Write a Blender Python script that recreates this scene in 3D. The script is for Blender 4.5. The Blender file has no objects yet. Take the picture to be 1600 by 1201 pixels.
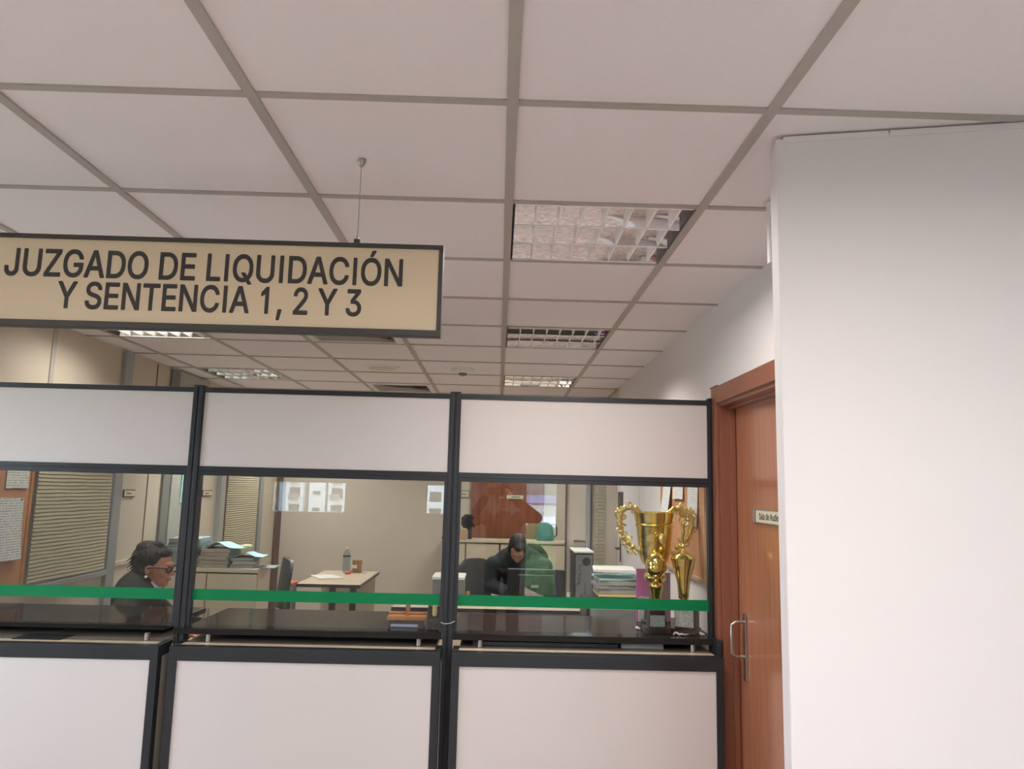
import bpy, bmesh, math, random
from mathutils import Vector, Matrix, noise
random.seed(7)
C = bpy.context.scene.collection
S = bpy.context.scene
PI = math.pi
CZ = 1.66            # eye height above the floor

# ------------------------------------------------------------ camera, world, light, exposure
cam = bpy.data.cameras.new('camera'); cam.sensor_width = 36.0; cam.lens = 1169.7/1600*36
cam.clip_start = 0.01; cam.clip_end = 2000
co = bpy.data.objects.new('camera', cam); C.objects.link(co)
_r = Vector((0.99954234, -0.01815343, 0.02419831)); _u = Vector((-0.02647436, -0.13792228, 0.99008916)); _f = Vector((0.01463603, 0.99027668, 0.13833976))
co.matrix_world = Matrix(((_r.x, _u.x, -_f.x, 0), (_r.y, _u.y, -_f.y, 0), (_r.z, _u.z, -_f.z, CZ), (0, 0, 0, 1)))
S.camera = co
S.view_settings.view_transform = 'Standard'; S.view_settings.look = 'None'
S.view_settings.gamma = 1.0; S.view_settings.use_curve_mapping = False
S.view_settings.exposure = 1.04
S.cycles.use_denoising = True
S.cycles.max_bounces = 10; S.cycles.diffuse_bounces = 6; S.cycles.glossy_bounces = 6; S.cycles.transparent_max_bounces = 12
S.cycles.sample_clamp_indirect = 6.0
w = bpy.data.worlds.new('overcast'); S.world = w; w.use_nodes = True
nt = w.node_tree; bg = nt.nodes['Background']
tc = nt.nodes.new('ShaderNodeTexCoord'); sx = nt.nodes.new('ShaderNodeSeparateXYZ'); cr = nt.nodes.new('ShaderNodeValToRGB')
nt.links.new(tc.outputs['Generated'], sx.inputs[0]); nt.links.new(sx.outputs[2], cr.inputs[0]); nt.links.new(cr.outputs[0], bg.inputs[0])
cr.color_ramp.elements[0].position = 0.0; cr.color_ramp.elements[0].color = (.86, .93, 1, 1)
cr.color_ramp.elements[1].position = 0.8; cr.color_ramp.elements[1].color = (.70, .82, 1, 1)
SKY = 7.4
bg.inputs[1].default_value = SKY
DAY_PORTALS = []     # filled with the window openings further down
FRONT_FILL = 23.0; BACK_FILL = 10.0; ROW_LAMP = 6.0  # front and back values drive unseen lamps added for brightness

# ------------------------------------------------------------ materials
def lin(c):
    return tuple((x/255/12.92 if x/255 <= .04045 else ((x/255+.055)/1.055)**2.4) for x in c)
def mat(name, rgb, rough=.6, metal=0., noise_amt=0., scale=20., bump=0., bscale=60., coat=0., emit=None, estr=0., stretch=None, rgb2=None, spec=.5):
    m = bpy.data.materials.new(name); m.use_nodes = True; n = m.node_tree; b = n.nodes['Principled BSDF']
    c = lin(rgb)
    b.inputs['Base Color'].default_value = (*c, 1); b.inputs['Roughness'].default_value = rough; b.inputs['Metallic'].default_value = metal
    b.inputs['Specular IOR Level'].default_value = spec
    if coat: b.inputs['Coat Weight'].default_value = coat; b.inputs['Coat Roughness'].default_value = .08
    if emit: b.inputs['Emission Color'].default_value = (*lin(emit), 1); b.inputs['Emission Strength'].default_value = estr
    if noise_amt or bump:
        t = n.nodes.new('ShaderNodeTexCoord'); mp = n.nodes.new('ShaderNodeMapping'); n.links.new(t.outputs['Object'], mp.inputs[0])
        if stretch: mp.inputs['Scale'].default_value = stretch
    if noise_amt:
        nz = n.nodes.new('ShaderNodeTexNoise'); nz.inputs['Scale'].default_value = scale; nz.inputs['Detail'].default_value = 5
        n.links.new(mp.outputs[0], nz.inputs[0])
        mx = n.nodes.new('ShaderNodeMix'); mx.data_type = 'RGBA'
        c2 = lin(rgb2) if rgb2 else tuple(x*(1-noise_amt) for x in c)
        mx.inputs[6].default_value = (*c, 1); mx.inputs[7].default_value = (*c2, 1)
        rp = n.nodes.new('ShaderNodeValToRGB'); rp.color_ramp.elements[0].position = .35; rp.color_ramp.elements[1].position = .65
        n.links.new(nz.outputs[0], rp.inputs[0]); n.links.new(rp.outputs[0], mx.inputs[0]); n.links.new(mx.outputs[2], b.inputs['Base Color'])
    if bump:
        nb = n.nodes.new('ShaderNodeTexNoise'); nb.inputs['Scale'].default_value = bscale; nb.inputs['Detail'].default_value = 4
        n.links.new(mp.outputs[0], nb.inputs[0])
        bp = n.nodes.new('ShaderNodeBump'); bp.inputs['Strength'].default_value = bump; bp.inputs['Distance'].default_value = .01
        n.links.new(nb.outputs[0], bp.inputs['Height']); n.links.new(bp.outputs[0], b.inputs['Normal'])
    return m
def glassmat(name, tint=(1, 1, 1), ior=1.5, rough=0.):
    m = bpy.data.materials.new(name); m.use_nodes = True; n = m.node_tree; n.nodes.clear()
    o = n.nodes.new('ShaderNodeOutputMaterial'); mx = n.nodes.new('ShaderNodeMixShader'); t = n.nodes.new('ShaderNodeBsdfTransparent'); g = n.nodes.new('ShaderNodeBsdfGlossy')
    fr = n.nodes.new('ShaderNodeFresnel'); ge = n.nodes.new('ShaderNodeNewGeometry'); mi = n.nodes.new('ShaderNodeMix')
    mi.inputs[2].default_value = ior; mi.inputs[3].default_value = 1/ior
    n.links.new(ge.outputs['Backfacing'], mi.inputs[0]); n.links.new(mi.outputs[0], fr.inputs[0])
    t.inputs[0].default_value = (*tint, 1); g.inputs['Roughness'].default_value = rough
    n.links.new(fr.outputs[0], mx.inputs[0]); n.links.new(t.outputs[0], mx.inputs[1]); n.links.new(g.outputs[0], mx.inputs[2]); n.links.new(mx.outputs[0], o.inputs[0])
    return m
def papermat(name, rgb, ink, axis='Z', period=.011, col=.28):
    """paper with rows of broken grey print"""
    m = bpy.data.materials.new(name); m.use_nodes = True; n = m.node_tree; b = n.nodes['Principled BSDF']; b.inputs['Roughness'].default_value = .8
    t = n.nodes.new('ShaderNodeTexCoord'); s = n.nodes.new('ShaderNodeSeparateXYZ'); n.links.new(t.outputs['Object'], s.inputs[0])
    def mth(op, a, bb=None):
        q = n.nodes.new('ShaderNodeMath'); q.operation = op
        for k, v in enumerate((a, bb)):
            if v is None: continue
            if isinstance(v, (int, float)): q.inputs[k].default_value = v
            else: n.links.new(v, q.inputs[k])
        return q.outputs[0]
    rows = mth('GREATER_THAN', mth('SINE', mth('MULTIPLY', s.outputs[axis], 2*PI/period)), .35)
    mp = n.nodes.new('ShaderNodeMapping'); n.links.new(t.outputs['Object'], mp.inputs[0])
    sc = [160, 160, 160]; sc['XYZ'.index(axis)] = 1/period; mp.inputs['Scale'].default_value = sc
    nz = n.nodes.new('ShaderNodeTexNoise'); nz.inputs['Scale'].default_value = .6; n.links.new(mp.outputs[0], nz.inputs[0])
    word = mth('GREATER_THAN', nz.outputs[0], .45)
    f = mth('MULTIPLY', mth('MULTIPLY', rows, word), .75)
    mx = n.nodes.new('ShaderNodeMix'); mx.data_type = 'RGBA'; mx.inputs[6].default_value = (*lin(rgb), 1); mx.inputs[7].default_value = (*lin(ink), 1)
    n.links.new(f, mx.inputs[0]); n.links.new(mx.outputs[2], b.inputs['Base Color'])
    return m
M = dict(
 wall_white=mat('white_painted_wall', (216, 210, 211), .7, bump=.05, bscale=40),
 wall_beige=mat('beige_laminate_wall', (196, 186, 168), .45, noise_amt=.03, scale=4),
 wall_back=mat('beige_painted_wall', (204, 194, 180), .6, noise_amt=.03, scale=3),
 wall_lobby=mat('lobby_wall_paint', (178, 174, 172), .8, noise_amt=.03, scale=3),
 tile=mat('mineral_ceiling_tile', (232, 227, 228), .9, bump=.06, bscale=250, noise_amt=.02, scale=80),
 grid=mat('grey_ceiling_grid', (172, 167, 160), .55, noise_amt=.02),
 carpet=mat('speckled_carpet', (208, 192, 186), .95, noise_amt=.5, scale=38, bump=.4, bscale=120, rgb2=(128, 110, 106)),
 black=mat('black_anodised_frame', (44, 47, 51), .38, metal=.2, noise_amt=.1, scale=8),
 panel=mat('offwhite_panel_laminate', (208, 201, 199), .5, noise_amt=.015, scale=3),
 side=mat('greyed_side_laminate', (190, 180, 168), .5, noise_amt=.02, scale=3),
 worktop_dark=mat('taupe_worktop', (112, 104, 96), .35, noise_amt=.04),
 worktop=mat('beige_worktop', (206, 186, 164), .35, noise_amt=.03),
 ledge=mat('dark_polished_ledge', (44, 42, 41), .12, noise_amt=.08, scale=60, spec=.12),
 steel=mat('brushed_steel', (176, 172, 166), .3, metal=1., noise_amt=.05, stretch=(1, 1, 20)),
 alu=mat('silver_aluminium', (168, 174, 178), .4, metal=.6, noise_amt=.03),
 mirror=mat('polished_reflector', (225, 225, 225), .04, metal=1., noise_amt=.01),
 blade=mat('satin_louvre_blade', (245, 245, 245), .3, metal=.25, noise_amt=.01),
 green=mat('green_tape', (6, 120, 72), .6, spec=.2, noise_amt=.08, scale=6, stretch=(1, 1, 5)),
 wood=mat('reddish_wood_veneer', (166, 108, 80), .25, noise_amt=.3, scale=6, stretch=(6, 6, .4), rgb2=(156, 98, 72), coat=.4),
 woodd=mat('dark_wood_trim', (138, 84, 64), .3, noise_amt=.12, scale=6, stretch=(6, 6, .5), coat=.3),
 woodb=mat('brown_door_veneer', (142, 84, 54), .4, noise_amt=.25, scale=5, stretch=(5, 5, .4), rgb2=(118, 66, 42)),
 sign=mat('tan_sign_face', (202, 183, 154), .45, noise_amt=.02, scale=3),
 signframe=mat('dark_sign_frame', (54, 50, 47), .5, noise_amt=.05),
 ink=mat('dark_lettering', (46, 42, 40), .6, noise_amt=.02),
 cork=mat('cork_board', (190, 136, 100), .85, noise_amt=.15, scale=8, bump=.2, bscale=300),
 gold=mat('gold_plating', (240, 216, 128), .12, metal=1., noise_amt=.04, scale=30),
 goldr=mat('gold_ornament', (236, 216, 140), .2, metal=1., bump=.5, bscale=120),
 blackplastic=mat('black_plastic', (34, 36, 38), .35, noise_amt=.05),
 greyplastic=mat('grey_plastic', (120, 122, 122), .5, noise_amt=.05),
 whiteplastic=mat('white_plastic', (225, 224, 220), .4, noise_amt=.02),
 leather=mat('black_leatherette', (38, 42, 45), .42, bump=.1, bscale=200),
 cabinet=mat('cream_cabinet', (206, 196, 174), .5, noise_amt=.02, scale=3),
 joint=mat('dark_joint', (92, 66, 52), .7, noise_amt=.05),
 blind=mat('beige_blind_slat', (176, 168, 144), .5, noise_amt=.04),
 greypanel=mat('grey_panel', (166, 166, 160), .6, noise_amt=.03),
 bluegrey=mat('dark_grey_strip', (120, 122, 118), .6, noise_amt=.03),  # darker strip beside the grey wall panel
 teal=mat('pale_teal_card', (160, 208, 208), .7, noise_amt=.04),
 paper=mat('white_paper', (220, 218, 214), .8, noise_amt=.03),
 papergrey=mat('aged_file_paper', (176, 168, 156), .85, noise_amt=.2, scale=14, stretch=(1, 1, 14)),
 paperblue=mat('bluish_file_paper', (150, 158, 162), .85, noise_amt=.2, scale=14, stretch=(1, 1, 14)),
 print_l=papermat('printed_notice', (214, 214, 210), (120, 120, 125), period=.014),
 print_s=papermat('printed_slip', (216, 216, 214), (110, 112, 120), period=.009),
 label=papermat('trophy_label', (206, 206, 208), (110, 110, 116), period=.008),
 labelg=papermat('green_grey_label', (176, 190, 186), (100, 110, 110), period=.008),
 magenta=mat('magenta_card', (196, 104, 168), .5, noise_amt=.05),
 lilac=mat('lilac_card', (176, 150, 166), .5, noise_amt=.1, scale=9),
 yellow=mat('yellow_plastic', (226, 208, 140), .4, noise_amt=.04),
 orange=mat('varnished_stamp_wood', (196, 128, 76), .4, noise_amt=.2, scale=20),
 tan=mat('tan_card_box', (186, 152, 122), .7, noise_amt=.05),
 red=mat('red_plastic', (214, 60, 66), .4, noise_amt=.04),
 orangered=mat('orange_lid', (220, 110, 76), .5, noise_amt=.04),
 tealjug=mat('teal_plastic', (40, 104, 116), .3, noise_amt=.08),
 deskgrey=mat('grey_beige_desktop', (198, 182, 162), .4, noise_amt=.04),
 hair=mat('dark_brown_hair', (24, 19, 18), .55, noise_amt=.4, scale=60, bump=.8, bscale=90, stretch=(1, 1, .3)),
 skin=mat('warm_skin', (196, 136, 110), .5, noise_amt=.08, scale=12),
 skin2=mat('olive_skin', (190, 140, 118), .5, noise_amt=.06, scale=12),
 blazer=mat('charcoal_blazer', (48, 50, 46), .85, noise_amt=.1, scale=40),
 navy=mat('dark_navy_jacket', (32, 38, 46), .7, noise_amt=.2, scale=8, bump=.2, bscale=20),
 blouse=mat('white_blouse', (214, 214, 220), .7, noise_amt=.04),
 brownlens=mat('brown_spectacle_frame', (44, 28, 22), .5, noise_amt=.2),
 pearl=mat('pearl', (236, 232, 226), .2, noise_amt=.02),
 eye=mat('eye', (60, 44, 36), .2, noise_amt=.1),
 lip=mat('lips', (168, 92, 84), .45, noise_amt=.05),
 tube_off=mat('unlit_tube', (230, 230, 226), .4, noise_amt=.01),
 tube_on=mat('lit_tube', (240, 240, 236), .4, emit=(255, 250, 240), estr=9.),
 render=mat('white_render', (226, 228, 232), .8, noise_amt=.03),
 bluerender=mat('blue_grey_render', (150, 166, 180), .8, noise_amt=.03),
 greyrender=mat('grey_render', (156, 152, 148), .8, noise_amt=.03),
 brick=mat('pale_brick', (200, 160, 140), .85, noise_amt=.15, scale=1.5),
 winglass=mat('dark_window', (92, 96, 100), .2, noise_amt=.05),
 blueroof=mat('blue_sheet_roof', (90, 100, 150), .5, noise_amt=.05),
 redroof=mat('terracotta_roof', (206, 140, 116), .8, noise_amt=.2, scale=2),
 leaf=mat('tree_leaves', (84, 112, 66), .8, noise_amt=.5, scale=3, bump=.6, bscale=4),
 bark=mat('bark', (96, 78, 62), .9, noise_amt=.3, scale=8),
 hill=mat('wooded_hill', (104, 110, 100), .9, noise_amt=.35, scale=.06),
 ground=mat('grass_and_earth', (194, 188, 178), .9, noise_amt=.4, scale=.15, rgb2=(120, 140, 96)),
 glass=glassmat('clear_glass', (.93, .95, .94), 1.62),
 winpane=glassmat('window_glass', (.95, .97, .97)),
 bottle=glassmat('bottle_plastic', (.72, .80, .84), 1.4, .05),
 water=mat('crumpled_label', (150, 166, 176), .3, noise_amt=.2),
)

def satin(m, fac, rough):
    """polished but weakly reflecting stone: diffuse with a low, angle-dependent share of gloss"""
    n = m.node_tree; bs = n.nodes['Principled BSDF']; out = n.nodes['Material Output']
    bs.inputs['Specular IOR Level'].default_value = 0
    g = n.nodes.new('ShaderNodeBsdfGlossy'); g.inputs['Roughness'].default_value = rough
    mx = n.nodes.new('ShaderNodeMixShader'); fr = n.nodes.new('ShaderNodeFresnel'); fr.inputs['IOR'].default_value = fac
    n.links.new(fr.outputs[0], mx.inputs[0]); n.links.new(bs.outputs[0], mx.inputs[1]); n.links.new(g.outputs[0], mx.inputs[2]); n.links.new(mx.outputs[0], out.inputs[0])
satin(M['ledge'], 1.13, .08)

# ------------------------------------------------------------ mesh helpers (all coordinates are world metres)
def B(): return bmesh.new()
def box(b, x0, x1, y0, y1, z0, z1, mx=None):
    v = [Vector((x, y, z)) for x in (x0, x1) for y in (y0, y1) for z in (z0, z1)]
    if mx: v = [mx @ q for q in v]
    v = [b.verts.new(q) for q in v]
    for f in ((0, 1, 3, 2), (4, 6, 7, 5), (0, 4, 5, 1), (2, 3, 7, 6), (0, 2, 6, 4), (1, 5, 7, 3)):
        b.faces.new([v[i] for i in f])
    return b
def smooth_profile(prof, n=4):
    out = []
    for i in range(len(prof)-1):
        p0, p1, p2, p3 = prof[max(i-1, 0)], prof[i], prof[i+1], prof[min(i+2, len(prof)-1)]
        for k in range(n):
            t = k/n
            out.append(tuple(.5*(2*b_+(c_-a_)*t+(2*a_-5*b_+4*c_-d_)*t*t+(3*b_-a_-3*c_+d_)*t**3) for a_, b_, c_, d_ in zip(p0, p1, p2, p3)))
    return out+[prof[-1]]
def lathe(b, prof, c, seg=32, mx=None, flute=None, sm=False):
    """prof: (radius, z) list from bottom to top"""
    if sm: prof = [(max(r, .002), z) for r, z in smooth_profile(prof)]
    rings = []
    for r, z in prof:
        ring = []
        for k in range(seg):
            a = 2*PI*k/seg; rr = r
            if flute: rr = r*(1+flute(k, z))
            p = Vector((rr*math.cos(a), rr*math.sin(a), z))
            if mx: p = mx @ p
            ring.append(b.verts.new(p+Vector(c)))
        rings.append(ring)
    for i in range(len(rings)-1):
        for k in range(seg):
            b.faces.new((rings[i][k], rings[i][(k+1) % seg], rings[i+1][(k+1) % seg], rings[i+1][k]))
    b.faces.new(rings[0][::-1]); b.faces.new(rings[-1])
    return b
def tube(b, pts, r, seg=10):
    pts = [Vector(p) for p in pts]; n = len(pts)
    rs = r if isinstance(r, (list, tuple)) else [r]*n
    rings = []; up = None
    for i, p in enumerate(pts):
        d = (pts[min(i+1, n-1)]-pts[max(i-1, 0)]).normalized()
        if up is None: up = d.orthogonal().normalized()
        s = d.cross(up).normalized(); up = s.cross(d).normalized()
        rings.append([b.verts.new(p+rs[i]*(math.cos(2*PI*k/seg)*up+math.sin(2*PI*k/seg)*s)) for k in range(seg)])
    for i in range(n-1):
        for k in range(seg):
            b.faces.new((rings[i][k], rings[i][(k+1) % seg], rings[i+1][(k+1) % seg], rings[i+1][k]))
    b.faces.new(rings[0][::-1]); b.faces.new(rings[-1])
    return b
def ell(b, c, r, mx=None, sub=3):
    g = bmesh.ops.create_icosphere(b, subdivisions=sub, radius=1.)
    m3 = Matrix.Diagonal(Vector((*r, 1)))
    m = Matrix.Translation(Vector(c)) @ (mx.to_4x4() if mx else Matrix()) @ m3
    bmesh.ops.transform(b, matrix=m, verts=g['verts']); return b
def prism(b, poly, axis, a0, a1):
    """poly: list of 2D points; axis 'x','y','z' = extrusion direction"""
    def p(q, a):
        return {'x': (a, q[0], q[1]), 'y': (q[0], a, q[1]), 'z': (q[0], q[1], a)}[axis]
    v0 = [b.verts.new(p(q, a0)) for q in poly]; v1 = [b.verts.new(p(q, a1)) for q in poly]; n = len(poly)
    b.faces.new(v0); b.faces.new(v1[::-1])
    for i in range(n): b.faces.new((v0[i], v1[i], v1[(i+1) % n], v0[(i+1) % n]))
    return b
W = {}
def link(o, parent): 
    C.objects.link(o)
    if parent: o.parent = parent
def obj(name, b, m, parent=None, smooth=False, bevel=0., label=None, mx=None, fix=True):
    if fix: bmesh.ops.recalc_face_normals(b, faces=b.faces)
    if mx: bmesh.ops.transform(b, matrix=mx, verts=b.verts)
    me = bpy.data.meshes.new(name); b.to_mesh(me); b.free()
    cs = [v.co for v in me.vertices]
    lo = Vector([min(c[i] for c in cs) for i in range(3)]); hi = Vector([max(c[i] for c in cs) for i in range(3)])
    base = Vector(((lo.x+hi.x)/2, (lo.y+hi.y)/2, lo.z)); me.transform(Matrix.Translation(-base))
    me.materials.append(M[m] if isinstance(m, str) else m)
    if smooth:
        for p in me.polygons: p.use_smooth = True
        if hasattr(me, 'set_sharp_from_angle'): me.set_sharp_from_angle(angle=math.radians(40))
    o = bpy.data.objects.new(name, me); link(o, parent)
    pw = Vector(W.get(parent.name, (0, 0, 0))) if parent else Vector((0, 0, 0))
    o.location = base-pw; W[o.name] = base
    if bevel:
        bv = o.modifiers.new('bevel', 'BEVEL'); bv.width = bevel; bv.segments = 2; bv.limit_method = 'ANGLE'; bv.angle_limit = math.radians(50)
    if label: o['label'] = label
    return o
def tag(o, label, cat, group=None):
    o['label'] = label; o['category'] = cat
    if group: o['group'] = group
    return o
def thing(name, loc, label, cat, group=None):
    o = bpy.data.objects.new(name, None); o.empty_display_size = .05; link(o, None); o.location = loc; W[o.name] = Vector(loc)
    return tag(o, label, cat, group)
def struct(name, b, m, parent=None, **k):
    o = obj(name, b, m, parent, **k); o['kind'] = 'structure'; return o
def copy_tree(o, parent=None):
    c = o.copy(); C.objects.link(c); c.parent = parent
    for ch in [q for q in o.children]: copy_tree(ch, c)
    return c
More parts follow.
